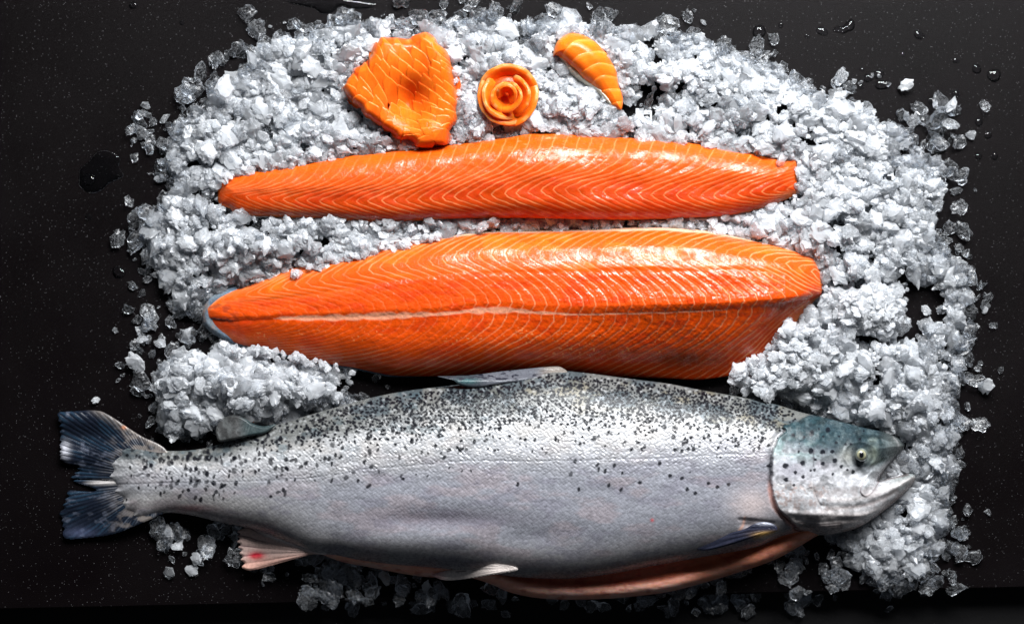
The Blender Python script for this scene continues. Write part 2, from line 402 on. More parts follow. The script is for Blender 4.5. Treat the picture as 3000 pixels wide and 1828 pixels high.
def f2_col(X, Y, D, Z):
    line, side, g, jit, a = f2c['l']
    c = np.zeros(X.shape+(3,)); c[:] = (.92, .14, .006)
    mid = ss(.92, 1.08, a)
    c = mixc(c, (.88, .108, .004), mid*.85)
    c = mixc(c, (.50, .045, .004), .55*ss(2.2, 3.0, a)*ss(900, 1500, X))  # lower belly colour darkened to deepen the shade on its slope
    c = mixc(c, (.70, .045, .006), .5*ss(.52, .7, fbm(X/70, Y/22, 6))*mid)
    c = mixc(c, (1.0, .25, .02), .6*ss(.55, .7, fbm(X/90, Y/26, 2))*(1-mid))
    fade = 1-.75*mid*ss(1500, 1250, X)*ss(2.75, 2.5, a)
    st = np.clip(.15+1.15*fbm(X/45, Y/24, 1)+.4*(jit-.5), 0, 1.2)*fade*(1+.5*ss(1900, 2200, X))*(1-.4*ss(900, 700, X))
    c = mixc(c, (1.0, .50, .30), line*st*.85)
    # white nerve line
    dS = np.abs(Y-F2S(X)-2*(vn(X/22, 0*X, 3)-.5))
    wid = curve([(800,0),(830,5),(950,8.5),(1150,9.5),(1280,5),(1340,4),(1400,9),(1480,8),(1560,4.5),(1700,2.2),(2100,1.6),(2150,0)])(X)*(.65+.55*np.abs(np.sin(X/22+2*vn(X/60, 0*X, 2))))
    c = mixc(c, (.95, .52, .42), ss(1.35, .6, dS/np.maximum(wid, .01))*(wid > .2)*.92)
    c = mixc(c, (.45, .03, .006), np.exp(-(dS/8)**2)*ss(860, 760, X)*.6)
    # fat along the back edge
    fw = curve([(1200,0),(1290,7),(1500,8),(1700,9),(1850,12),(1980,12),(2100,8),(2250,4),(2380,2)])(X)*(.85+.3*vn(X/30, 0*X, 5))
    top = (Y-F2T(X))
    c = mixc(c, (.93, .70, .62), ss(1.25, .75, top/np.maximum(fw, .01))*(fw > .3)*(X > 1220))
    c = mixc(c, (.85, .45, .35), ss(14, 3, D)*ss(700, 615, X)*.8)
    c = mixc(c, (.5, .08, .03), ss(.6, .75, fbm(X/30, Y/20, 7))*ss(740, 660, X)*.8)
    c = mixc(c, (.16, .03, .012), .8*np.exp(-((X-2000)/90)**2-((Y-1050)/22)**2))  # brownish patch low on the belly, mostly shade painted into the flesh
    bits = ss(.80, .86, vn(X/6, Y/4, 1))*ss(2.1, 2.3, a)*(a < 2.7)*(vn(X/40, Y/30, 2) > .62)
    c = mixc(c, (1, .45, .2), bits*.7)
    return c*np.array((.66, .52, .38))
t2 = thing('salmon_fillet', 'broad salmon fillet with white midline and pale fat edge, just above the whole fish', 'fillet')
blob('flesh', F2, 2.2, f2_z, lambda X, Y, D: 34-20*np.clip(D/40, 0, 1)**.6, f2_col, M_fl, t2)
SK2 = smooth([(592,937),(591,916),(596,898),(608,876),(646,853),(704,834),(766,811),(820,789),(897,767),(974,747),(1051,730),(1128,713),(1205,698),(1282,687),(1360,676),(1437,670),(1578,667),(1706,665),(1833,659),(1919,657),(2004,661),(2089,672),(2174,689),(2260,708),(2345,732),(2392,752),(2380,800),(2300,900),(2150,1060),(1900,1095),(1400,1100),(1167,1104),(1109,1097),(1032,1080),(936,1067),(858,1050),(781,1030),(704,1016),(660,999),(630,982),(606,964),(596,950)], 4)
def sk2col(X, Y, D, Z):
    c = np.zeros(X.shape+(3,)); c[:] = (.08, .12, .17)
    n = fbm(X/18, Y/14, 3)
    c = mixc(c, (.17, .20, .22), ss(720, 600, X)*ss(.3, .6, n)*.8+ss(5, 1, D)*.3)
    c = mixc(c, (.36, .24, .19), ss(.5, .7, fbm(X/16, Y/20, 5))*ss(660, 600, X)*.7)
    return c, {'metal': 0*X+1}
blob('skin', SK2, 4, lambda X, Y, D: 21+19*np.clip(D/12, 0, 1)**.6*ss(760, 640, X)+9*ss(760, 690, Y)+2*(fbm(X/14, Y/14, 1)), lambda X, Y, D: 15-0*X, sk2col, M_skin, t2)

# ------------------------------------------------------------------ whole salmon
BT_pts = [(330,1345),(345,1320),(378,1303),(425,1308),(487,1320),(570,1317),(648,1299),(752,1257),(829,1239),(900,1217),(1004,1187),(1107,1160),(1211,1142),(1315,1130),(1418,1117),(1522,1099),(1626,1086),(1729,1094),(1850,1110),(1954,1123),(2057,1143),(2161,1161),(2265,1182),(2342,1206),(2420,1224),(2524,1250),(2591,1265),(2628,1281),(2648,1298)]
BB_pts = [(2410,1567),(2380,1560),(2358,1556),(2290,1570),(2213,1603),(2057,1631),(1954,1650),(1885,1662),(1781,1682),(1652,1695),(1522,1690),(1418,1677),(1263,1662),(1159,1654),(1055,1641),(978,1625),(912,1620),(829,1583),(752,1552),(648,1530),(570,1511),(510,1502),(467,1505),(430,1515),(400,1520),(375,1505),(350,1462),(330,1413)]
mouth = [(2651,1306),(2644,1318),(2628,1335),(2605,1358),(2590,1380),(2577,1398),(2573,1408),(2580,1409),(2600,1402),(2628,1395),(2659,1387),(2675,1388),(2682,1396),(2681,1405),(2664,1430),(2628,1465),(2576,1506),(2524,1540),(2472,1558)]
BODY = smooth(BT_pts+mouth+BB_pts, 4)
_e = (BODY[:, 0] < 400)
BODY[_e, 0] += 7*np.sin(BODY[_e, 1]/7.0)+5*np.sin(BODY[_e, 1]/3.1)
BT = curve(BT_pts[3:]+[(330,1303)]); BB = curve([p for p in BB_pts[:-3]]+[(330,1515),(2472,1558),(2576,1506),(2628,1465),(2682,1400)])
gill = [(2300,1262),(2280,1282),(2268,1310),(2263,1345),(2262,1385),(2260,1413),(2264,1454),(2280,1491),(2306,1517),(2342,1548),(2368,1560)]
LAT = curve([(330,1418),(440,1418),(777,1410),(1000,1389),(1055,1377),(1315,1350),(1470,1348),(1885,1345),(2260,1325)])
OPERC = np.array(smooth([(2300,1262),(2280,1282),(2268,1310),(2263,1345),(2262,1385),(2260,1413),(2264,1454),(2280,1491),(2306,1517),(2342,1548),(2368,1560),(2800,1700),(2800,1100),(2340,1230)], 4))
bd = {}
def scales(X, Y, px, py):
    """staggered scale pattern: dome height, per-scale random numbers, local coords"""
    best = None
    for k in (0, 1):
        ox = k*px/2; oy = k*py/2
        i = np.round((X-ox)/px); j = np.round((Y-oy)/py)
        dx = X-ox-i*px; dy = Y-oy-j*py
        d = (dx/px)**2+(dy/py)**2*1.0
        h = np.sin((i*2+k)*127.1+(j*2+k)*311.7)*43758.5453; h -= np.floor(h)
        h2 = np.sin((i*2+k)*269.5+(j*2+k)*183.3)*43758.5453; h2 -= np.floor(h2)
        if best is None: best = [d, dx, dy, h, h2]
        else:
            m = d < best[0]
            best = [np.where(m, b, a) for a, b in zip(best, [d, dx, dy, h, h2])]
    return best
def body_z(X, Y, D):
    T = BT(X); B_ = BB(X); half = (B_-T)/2
    Hh = curve([(330,42),(400,62),(487,84),(700,130),(1000,182),(1400,222),(1800,232),(2200,212),(2400,185),(2550,140),(2690,95)])(X)
    R = np.minimum(half*.97, curve([(330,70),(487,92),(2100,400),(2260,230),(2400,120),(2550,70),(2690,40)])(X))
    R = np.maximum(R, 20)
    q = np.clip(D/R, 0, 1)
    tq = (Y-T)/np.maximum(B_-T, 30)
    prof = (1-(1-q)**(2.05+1.0*ss(.42, .8, tq)*ss(600, 1000, X)))**.5
    zc = Hh*.38
    z = zc+(Hh-zc)*prof
    t = (Y-T)/np.maximum(B_-T, 30)
    # hollow along the gutted belly, ridge under it
    z -= 11*np.exp(-((X-1290)/200)**2-((Y-1525)/34)**2)
    z -= 9*np.exp(-((X-1560)/150)**2-((Y-1570)/40)**2)
    z += 3*np.exp(-((X-1200)/330)**2-((Y-1590)/30)**2)
    z += 8*(fbm(X/200, Y/70, 2)-.5)*q
    isb = ss(2300, 2250, X)*(1-inside(X, Y, OPERC))
    sx = curve([(330,8),(700,10),(1500,13.5),(2300,12.5)])(X)*0+12
    LW = 10*(fbm(X/130, 0*X, 3)-.5)
    wx = X+3*(fbm(X/60, Y/60, 5)-.5)+.25*(Y-1350); wy = Y+3*(fbm(X/60, Y/60, 6)-.5)
    d, dx, dy, h, h2 = scales(wx, wy, 13.0, 9.6)
    amp = isb*(.62+.5*ss(.62, .2, t))
    tl = .30+.70*ss(.55, .35, t)
    z += amp*q*(1.7*(1-d*3)+((h-.5)*dx*.9+(h2-.5)*dy*1.1)*tl-dx*.12)
    bd['s'] = (d, dx, dy, h, h2, isb, t)
    z -= 1.3*np.exp(-((Y-LAT(X)-LW)/2.6)**2)*isb
    # gill cover stands proud of the body
    do = sdist(X, Y, OPERC)+7*(fbm(X/16, Y/16, 3)-.5)
    z += 11*ss(-3, 5, do)*ss(2480, 2330, X)*np.clip(D/16, 0, 1)
    z -= 9*np.exp(-((do+6)/6)**2)*ss(1225, 1300, Y)*np.clip(D/14, 0, 1)
    Hz = z1(1850, 1050, 1.929)
    # bones of the cheek, throat folds, jaw groove, lip and maxilla
    def s_(p, w, closed=False): return sk(X, Y, Hz(p), w, closed)
    near = X > 2180
    if near.any():
        zz = 0*X
        zz -= 3.0*s_([(1028,500),(1030,620),(1020,700),(1045,790),(1070,830)], 3)
        zz -= 3.5*s_([(1075,835),(1200,840),(1300,830),(1400,800),(1500,750)], 8)
        zz += 2.5*s_([(1090,800),(1200,800),(1330,780),(1450,730),(1570,690)], 10)
        zz += 5*s_([(900,870),(1000,880),(1150,880),(1300,890),(1420,850)], 9)
        zz -= 4*s_([(930,905),(1050,925),(1170,915),(1300,905)], 6)
        for k in range(4): zz -= 2.4*s_([(960+22*k, 925+14*k), (1060+18*k, 940+13*k), (1180, 930+13*k)], 2.6)
        zz += 8*s_([(1480,570),(1430,600),(1370,650),(1325,710),(1310,755)], 10)
        zz += 3*s_([(1430,640),(1400,690),(1365,745),(1325,775),(1298,745),(1320,680),(1360,640)], 2.5)
        zz -= 3*s_([(1290,640),(1220,660),(1180,640)], 8)
        zz -= 8*np.exp(-(((X-2524)/34)**2+((Y-1332)/28)**2))
        zz += 3.5*s_([(1225,600),(1200,545),(1230,490),(1300,470),(1370,500),(1385,560),(1340,610)], 5)
        zz -= 4*s_([(1340,450),(1385,440),(1415,470)], 5)
        zz += 3*(fbm(X/16, Y/16, 1)-.5)*ss(2262, 2290, X)*np.clip(D/20, 0, 1)
        zz -= 2.0*(ss(.6, .72, fbm(X/14, Y/10, 4)))*ss(1480, 1400, Y)*ss(1380, 1430, Y)*ss(2480, 2420, X)*inside(X, Y, OPERC)
        z = z+zz*np.clip(D/8, 0, 1)*ss(2230, 2275, X)
    # hollow behind the pectoral fin base
    z -= 8*np.exp(-(((X-2195)/26)**2+((Y-1535)/10)**2))
    z -= 4*s_([(610,910),(690,915),(800,930)], 6)
    return z
def body_col(X, Y, D, Z):
    d, dx, dy, h, h2, isb, t = bd['s']
    c = np.zeros(X.shape+(3,)); c[:] = (.31, .315, .355)
    n = fbm(X/90, Y/50, 1); n2 = fbm(X/24, Y/20, 3)
    lat = LAT(X)+10*(fbm(X/130, 0*X, 3)-.5)
    up = ss(lat+70, lat-90, Y+26*(n-.5)+16*(n2-.5))
    c = mixc(c, (.60, .60, .605), up*.9)
    c = mixc(c, (.50, .45, .40), up*ss(.5, .7, n)*.4)
    back = ss(.27, .10, t+.10*(n2-.5)+.06*(n-.5))
    c = mixc(c, (.17, .175, .165), back*.9)
    c = mixc(c, (.055, .085, .105), back*ss(.48, .62, fbm(X/70, Y/40, 6))*.7)
    c = mixc(c, (.30, .24, .12), back*ss(.55, .7, fbm(X/50, Y/25, 2))*.35*ss(1300, 1600, X))
    c = mixc(c, (.07, .13, .16), .5*ss(.60, .72, fbm(X/55, Y/34, 5))*ss(.42, .2, t)*ss(1600, 1300, X))
    belly = ss(.78, .98, t)
    c = mixc(c, (.46, .43, .42), belly*.8)
    c = mixc(c, (.60, .34, .28), ss(.93, 1.0, t)*.6*ss(.4, .6, n))
    c = mixc(c, (.56, .53, .50), ss(1100, 600, X)*ss(.5, .8, t)*.7)
    c = mixc(c, (.55, .22, .22), np.exp(-((X-560)/60)**2-((Y-1490)/11)**2)*.6)
    c = mixc(c, (.40, .33, .35), (1-up)*ss(.50, .68, fbm(X/110, Y/36, 7))*.5)
    c = mixc(c, (.24, .23, .28), (1-up)*ss(.52, .68, fbm(X/70, Y/30, 5))*.5)
    # scale-to-scale differences and dark seams (fade on the lower side)
    vis = isb*(.3+.7*ss(lat+60, lat-40, Y))
    c = c*(1+vis*(.38*(h-.5)))[..., None]
    seam = ss(.16, .30, d)
    c = mixc(c, (.13, .135, .15), seam*vis*.5)
    c = mixc(c, (.62, .64, .70), ss(.15, .27, d)*(1-vis)*isb*.85*(.45+fbm(X/80, Y/50, 7)))
    c = c*(1+isb*.30*(h2-.5)*(1-up*.6))[..., None]
    c = mixc(c, (.95, .97, 1.0), isb*ss(.80, .95, h2)*ss(.2, .06, d)*up*.25)  # white glints painted into the colour of scattered scales
    # black spots: many small on the back, fewer and larger on the side
    r = np.random.default_rng(5)
    sx_ = X[0, 0]; sy_ = Y[0, 0]; st = X[0, 1]-X[0, 0]
    def spot(px, py, rx, ry, ang, k, col=(.006, .007, .011)):
        R = max(rx, ry)*1.8+3
        i0 = int((py-R-sy_)/st); i1 = int((py+R-sy_)/st)+1; j0 = int((px-R-sx_)/st); j1 = int((px+R-sx_)/st)+1
        i0 = max(i0, 0); j0 = max(j0, 0); i1 = min(i1, X.shape[0]); j1 = min(j1, X.shape[1])
        if i1 <= i0 or j1 <= j0: return
        xx = X[i0:i1, j0:j1]-px; yy = Y[i0:i1, j0:j1]-py
        ca, sa = math.cos(ang), math.sin(ang)
        u = (xx*ca+yy*sa)/rx; v = (-xx*sa+yy*ca)/ry
        q = np.sqrt(u*u+v*v)+.5*(vn(X[i0:i1, j0:j1]/4.5, Y[i0:i1, j0:j1]/4.5, 2)-.5)
        c[i0:i1, j0:j1] = mixc(c[i0:i1, j0:j1], col, ss(1.15, .72, q)*k)
    # lattice-like dots on the back
    for k in range(2):
        for ix in range(30, 180):
            for iy in range(0, 24):
                px = ix*13.0*1.0+k*6.5; py = 1060+iy*9.6*1.15+k*5
                if not (430 < px < 2330): continue
                tt_ = (py-float(BT(px)))/max(float(BB(px)-BT(px)), 30)
                if tt_ < .015: continue
                p = .84*float(ss(.30, .13, tt_))*float(ss(600, 1300, px))*.92+.12*float(ss(.42, .2, tt_))
                if px > 2300: p *= .6
                if r.random() < p:
                    k_ = r.uniform(.62, 1.25); spot(px+r.normal()*2.2, py+r.normal()*2, 4.6*k_, 3.7*k_, r.normal()*.3-.2, .98)
    n_ = 0
    while n_ < 560:
        px = r.uniform(370, 2265); u = r.random()
        lo = float(BT(px)); la = float(LAT(px))
        py = lo+6+(la-lo+45)*u**1.0
        if u > .72 and r.random() < .72: continue
        if r.random() < .35*float(ss(1000, 1700, px))*float(u > .45): continue
        rr = r.uniform(4.0, 8.2)*r.uniform(.75, 1)+(1.2 if px < 1100 else 0)*r.random()
        spot(px, py, rr*r.uniform(.6, 1), rr*r.uniform(.9, 1.45), r.normal()*.35+.3, r.uniform(.75, .98)); n_ += 1
    for (px, py) in z1(1850, 1050, 1.929)([(780,605),(60,510),(160,592),(245,515),(285,520),(322,512),(350,512),(435,440),(490,380),(560,355),(610,405),(218,660),(435,705),(487,725),(550,712),(315,738),(360,760),(285,675),(90,345),(140,350),(48,700)]):
        spot(px, py, 6, 6.5, r.random(), .95)
    for (px, py) in z1(900, 1050, 1.929)([(1190,710),(1535,740),(1705,715),(1775,740),(1515,580),(1640,600),(1685,635),(1735,605),(945,470),(1010,460),(1195,295),(1290,330),(860,515),(725,492),(775,560),(400,515),(160,545),(190,555),(325,580)]):
        spot(px, py, 5, 7.5, .3+r.normal()*.3, .93)
    # ---- head
    hd = np.where(inside(X, Y, OPERC), 1.0, 0.0)*ss(2255, 2275, X)
    sd = sdist(X, Y, OPERC)+7*(fbm(X/16, Y/16, 3)-.5); hd = ss(-2, 3, sd)
    hc = np.zeros_like(c); hc[:] = (.62, .62, .64)
    ht = (Y-BT(X))/330.0
    nn = fbm(X/30, Y/22, 4); n3 = fbm(X/12, Y/12, 5)
    hc = mixc(hc, (.30, .50, .47), ss(.58, .30, ht)*.75*ss(.35, .6, nn)*ss(2480, 2380, X))
    hc = mixc(hc, (.028, .072, .092), ss(.47, .22, ht+.14*(nn-.5))*.95)
    hc = mixc(hc, (.30, .40, .42), ss(.5, .65, n3)*ss(.34, .1, ht)*.25)
    hc = mixc(hc, (.30, .33, .32), ss(2560, 2630, X)*ss(.7, .3, ht)*.8)
    hc = mixc(hc, (.30, .29, .34), np.exp(-(((X-2320)/60)**2+((Y-1375)/38)**2))*.75)
    hc = mixc(hc, (.36, .34, .38), np.exp(-(((X-2410)/55)**2+((Y-1360)/40)**2))*.6)
    hc = mixc(hc, (.42, .28, .24), ss(.55, .72, n3)*ss(1400, 1430, Y)*ss(1510, 1480, Y)*ss(2450, 2400, X)*.65)
    low = ss(1480, 1530, Y)
    hc = mixc(hc, (.66, .58, .55), low*.85)
    Hz = z1(1850, 1050, 1.929)
    def s_(p, w, closed=False): return sk(X, Y, Hz(p), w, closed)
    hc = mixc(hc, (.16, .10, .08), .6*s_([(1100,850),(1200,842),(1300,832),(1400,800),(1490,745)], 7))
    hc = mixc(hc, (.70, .64, .62), .6*s_([(1130,800),(1250,795),(1400,760),(1500,715),(1590,680)], 8))
    hc = mixc(hc, (.70, .64, .62), .6*s_([(1130,885),(1250,895),(1370,870),(1450,820)], 11))
    hc = mixc(hc, (.14, .08, .08), .75*s_([(1395,690),(1480,672),(1560,655)], 4))
    hc = mixc(hc, (.30, .17, .12), .7*s_([(1600,690),(1560,735),(1500,790),(1420,860),(1330,930),(1200,980)], 7))
    hc = mixc(hc, (.76, .78, .80), .8*s_([(1500,560),(1430,610),(1360,670),(1320,730)], 7))
    hc = mixc(hc, (.25, .16, .17), .7*s_([(1425,640),(1395,700),(1360,755),(1320,775),(1295,750),(1310,690)], 1.9))
    hc = mixc(hc, (.10, .06, .06), .8*s_([(1520,530),(1480,575),(1440,615),(1405,665),(1393,690)], 3))
    hc = mixc(hc, (.015, .03, .03), .85*s_([(1320,600),(1375,590),(1420,570)], 7))
    hc = mixc(hc, (.02, .04, .045), .75*s_([(1310,440),(1360,445),(1400,455),(1420,490)], 8))
    hc = mixc(hc, (.34, .42, .40), .8*s_([(1350,462),(1380,460)], 6))
    hc = mixc(hc, (.38, .42, .33), .8*np.exp(-(((X-2556)/17)**2+((Y-1330)/24)**2)))
    hc = mixc(hc, (.46, .46, .42), .8*np.exp(-(((X-2484)/26)**2+((Y-1335)/26)**2)))
    hc = mixc(hc, (.02, .03, .04), .6*s_([(1270,500),(1310,485),(1345,505),(1358,545),(1345,590),(1300,610),(1262,590),(1250,545)], 6, True))
    hc = mixc(hc, (.03, .04, .05), .8*s_([(1460,420),(1510,450),(1540,490)], 4))
    hc = mixc(hc, (.75, .75, .75), .7*s_([(1480,445),(1505,475),(1510,500)], 3))
    hc = mixc(hc, (.05, .04, .05), .7*s_([(1028,515),(1030,610)], 2.2))
    hc = mixc(hc, (.74, .70, .68), .5*s_([(820,715),(900,715),(960,730),(1020,745)], 3))
    hc = mixc(hc, (.75, .72, .70), .5*s_([(1020,700),(1045,790),(1080,830),(1190,830)], 2.5))
    for k in range(5): hc = mixc(hc, (.30, .22, .21), .55*s_([(950+22*k, 925+14*k), (1060+18*k, 940+13*k), (1190, 928+13*k)], 3))
    hc = hc*(.55+.9*fbm(X/9, Y/7, 2))[..., None]
    hc = hc*(1-.45*ss(.56, .70, fbm(X/34, Y/22, 6)))[..., None]
    hc = mixc(hc, (.40, .36, .36), ss(.52, .66, fbm(X/18, Y/30, 7))*ss(1400, 1440, Y)*.6)
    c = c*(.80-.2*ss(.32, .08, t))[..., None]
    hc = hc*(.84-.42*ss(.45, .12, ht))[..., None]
    c = c*(1-hd)[..., None]+hc*hd[..., None]
    for (px, py, rr) in [(870,605,14),(968,590,13),(1013,522,14),(1080,527,12),(1135,525,10),(1150,577,12),(1083,592,11),(1040,570,8),(945,527,7),(975,445,8),(915,432,9),(1020,425,14),(1110,405,12),(1085,440,6),(1172,440,6),(1157,475,7),(1210,484,7),(1240,484,7),(1290,455,7),(1312,410,4),(1060,397,6),(1185,610,9),(1220,628,6),(1253,640,10),(1138,652,7),(1035,628,8),(1013,632,6),(925,643,9),(970,668,9),(873,683,12),(918,715,6),(785,607,8),(1248,510,4),(950,480,4)]:
        x_, y_ = Hz([(px, py)])[0]; spot(x_, y_, rr*.66*.9, rr*.68, r.random()*2, .96)
    # gill slit, flesh-coloured edge
    c = mixc(c, (.015, .015, .02), np.exp(-((sd+5)/4.0)**2)*ss(1300, 1340, Y)*ss(1440, 1400, Y)*.9)
    c = mixc(c, (.62, .30, .24), np.exp(-((sd+6)/6)**2)*ss(1400, 1440, Y)*.85*(X < 2420))
    c = mixc(c, (.05, .012, .01), np.exp(-((sd+3)/3)**2)*ss(1480, 1520, Y)*.9*(X < 2420))
    c = mixc(c, (.58, .48, .46), .7*np.exp(-(((X-2205)/60)**2+((Y-1480)/50)**2))*(1-hd))
    c = mixc(c, (.70, .40, .30), .8*s_([(640,900),(630,940),(610,970)], 4)*(1-hd))
    c = mixc(c, (.50, .30, .12), .8*s_([(700,1010),(780,985),(820,960)], 7)*(1-hd))
    lt = np.exp(-((Y-lat)/2.0)**2)*isb
    c = mixc(c, (.20, .21, .23), lt*.3)
    hollow_shade = np.exp(-((X-1300)/210)**2-((Y-1520)/26)**2)
    c = mixc(c, (.26, .22, .27), hollow_shade*.5)  # shade of the belly hollow painted into the skin colour
    c = mixc(c, (.55, .04, .04), np.exp(-(((X-1911)/5)**2+((Y-1523)/5)**2))*.8)
    metal = (isb*(1-.5*belly)+(1-isb)*.35)*ss(.02, .16, c.mean(-1))
    return c, {'metal': metal}
fish = thing('whole_salmon', 'whole gutted silver salmon with black spots and open mouth, lying below the two fillets', 'fish')
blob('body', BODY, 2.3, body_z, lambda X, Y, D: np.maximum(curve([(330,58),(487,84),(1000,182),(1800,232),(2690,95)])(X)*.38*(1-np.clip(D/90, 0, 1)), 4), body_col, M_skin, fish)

# eye
ex, ey_ = 2524, 1332
def circ(x, y, r, n=32, ry=None, a=0): 
    t = np.linspace(0, 2*math.pi, n, endpoint=False)
    u = r*np.cos(t); v = (ry or r)*np.sin(t)
    return np.stack([x+u*math.cos(a)-v*math.sin(a), y+u*math.sin(a)+v*math.cos(a)], -1)
def eye_col(X, Y, D, Z):
    r = np.hypot(X-ex, (Y-ey_)*.92)
    c = np.zeros(X.shape+(3,)); c[:] = (.16, .18, .16)
    c = mixc(c, (.06, .06, .04), ss(18, 21, r)*.9)
    c = mixc(c, (.22, .22, .14), ss(14.5, 12.5, r))
    c = mixc(c, (.40, .38, .25), np.exp(-((r-11)/1.5)**2))
    c = mixc(c, (.004, .004, .006), ss(8.0, 6.6, np.hypot((X-ex)*1.15, (Y-ey_)*.82)))
    return c, {'metal': 0*X+.5}
ez = 176
eye = blob('eye', circ(ex, ey_, 19.5, 40, 20), .9, lambda X, Y, D: ez-14+20*(1-(1-np.clip(D/22, 0, 1))**2)**.5, lambda X, Y, D: ez-22+0*X, eye_col, M_eye, fish)

# fins --------------------------------------------------------------
def fin(name, poly, base, cfun, zf, sp=1.8, nr=2.2, sc=18, thick=3, parent=fish, rays=60, wave=0, label=None):
    bx, by = base
    st = {}
    def ang(X, Y): return np.arctan2(Y-by, X-bx)
    def z(X, Y, D):
        a = ang(X, Y); r = np.hypot(X-bx, Y-by)
        ray = np.abs(np.sin(a*rays+1.6*fbm(r/70, a*9, 3)))**.8*(.55+.6*fbm(X/26, Y/9, 5))
        st['ray'] = ray
        return zf(X, Y)+np.clip(D/5, 0, 1)*(thick*.5+nr*ray)+wave*np.sin(a*11)*ss(40, 160, r)
    def col(X, Y, D, Z):
        c = cfun(X, Y, D, st['ray'], ang(X, Y), np.hypot(X-bx, Y-by))
        return c, {'metal': 0*X+.6}
    o = blob(name, poly, sp, z, lambda X, Y, D: zf(X, Y)-np.clip(D/5, 0, 1)*thick, col, M_fin, parent)
    if label: o['label'] = label
    return o
A1 = z1(0, 1050, 1.929)
def rag(pts, n, amp, seed=0):
    """frayed edge between two points"""
    r = np.random.default_rng(seed); (x1, y1), (x2, y2) = pts; out = []
    for i in range(n):
        t = (i+.5)/n; d = amp*r.random() if i % 2 else -amp*r.random()*.3
        out.append((x1+(x2-x1)*t+d, y1+(y2-y1)*t+r.normal()*1))
    return out
tail_up = A1([(950,530),(890,480),(820,450),(760,415),(700,375),(640,335),(600,312),(565,297),(500,292),(420,298),(335,303)]) \
    + rag([(170,1212),(178,1285)], 9, 10, 1)+rag([(176,1287),(176,1352)], 12, 8, 2)+[(200,1360),(225,1362),(232,1370)]+rag([(228,1372),(208,1398)], 5, 18, 3)+[(250,1402),(290,1404),(335,1408),(400,1410),(480,1410),(492,1370)]
tail_lo = [(470,1400),(400,1402),(330,1404),(290,1405),(240,1404),(214,1408)]+[(235,1417),(262,1424),(285,1436),(262,1440),(225,1437),(204,1436)]+rag([(200,1440),(178,1500)], 7, 9, 4)+rag([(176,1505),(186,1560)], 7, 12, 5)+A1([(365,1012),(410,1020),(500,1012),(600,1000),(680,980),(740,955),(800,930),(860,905),(900,885)])+[(480,1500),(480,1440)]
def tailc(X, Y, D, ray, a, r):
    n = fbm(r/70, a*14, 2); n2 = fbm(X/22, Y/16, 4)
    c = np.zeros(X.shape+(3,)); c[:] = (.007, .010, .018)
    c = mixc(c, (.013, .030, .052), ss(.35, .9, ray)*ss(.4, .62, n)*.9)
    c = mixc(c, (.07, .08, .11), ss(.6, .75, n2)*.6)
    c = mixc(c, (.26, .26, .28), ss(.4, 1, ray)*ss(.45, .7, fbm(r/90, a*25, 5))*ss(210, 110, r)*.8)
    c = mixc(c, (.22, .19, .17), ss(.45, .65, n2)*ss(300, 420, X)*.8)
    c = mixc(c, (.55, .55, .60), np.exp(-((X-190)/14)**2-((Y-1318)/22)**2)*ss(.1, .5, ray)*.8)
    c = mixc(c, (.22, .19, .17), ss(1240, 1200, Y-(X-300)*.6)*ss(220, 300, X)*.6)
    c = mixc(c, (.05, .06, .11), np.exp(-((X-235)/40)**2-((Y-1560)/14)**2)*.6)
    c = mixc(c, (.62, .58, .56), np.exp(-((Y-1412-(330-X)*.02)/6)**2)*ss(235, 300, X)*ss(1400, 1406, Y)*.95)
    c = mixc(c, (.50, .20, .10), np.exp(-((X-363)/7)**2-((Y-1252)/5)**2)*.9)
    return c
fin('tail_fin', smooth(tail_up, 2), (470, 1400), tailc, lambda X, Y: 14+34*ss(240, 470, X)+7*np.sin((Y-1200)/17)*ss(400, 220, X), rays=66, nr=2.0, label='upper lobe of the tail fin, dark blue with frayed tip')
fin('tail_fin', smooth(tail_lo, 2), (470, 1410), tailc, lambda X, Y: 11+34*ss(240, 470, X)+5*np.sin((Y-1200)/19)*ss(400, 220, X), rays=66, nr=2.0, label='lower lobe of the tail fin, dark blue with pale rays')
def adc(X, Y, D, ray, a, r):
    c = np.zeros(X.shape+(3,)); c[:] = (.09, .09, .09)
    c = mixc(c, (.22, .23, .23), ss(.4, .7, fbm(X/14, Y/14, 2))*.8)
    c = mixc(c, (.03, .06, .065), ss(690, 730, X)*.8)*.5
    return c
fin('adipose_fin', smooth(A1([(1240,470),(1222,435),(1220,400),(1240,358),(1285,325),(1340,320),(1390,342),(1430,368),(1490,382),(1560,372),(1500,420),(1400,440),(1300,462)]), 5), (720, 1290), adc, lambda X, Y: 96+18*ss(1210, 1290, Y)-18*ss(690, 640, X), rays=3, nr=1, thick=10)
B1 = z1(900, 1050, 1.929)
def doc(X, Y, D, ray, a, r):
    c = np.zeros(X.shape+(3,)); c[:] = (.085, .09, .105)
    c = mixc(c, (.02, .025, .03), ss(1440, 1380, X)*.8)
    c = mixc(c, (.025, .07, .075), np.exp(-((X-1370)/30)**2-((Y-1115)/9)**2))
    c = mixc(c, (.01, .012, .02), ss(.60, .68, fbm(X/18, Y/4, 3)))
    c = mixc(c, (.20, .17, .14), ss(1560, 1620, X)*.7)
    return c
fin('dorsal_fin', smooth(B1([(735,100),(800,98),(900,95),(1000,85),(1100,72),(1200,62),(1300,52),(1400,45),(1440,52),(1470,80),(1400,100),(1250,120),(1100,145),(950,165),(860,150),(830,125),(780,112)]), 5), (1650, 1090), doc, lambda X, Y: 96+40*ss(1074, 1120, Y), rays=14, nr=2, thick=5)
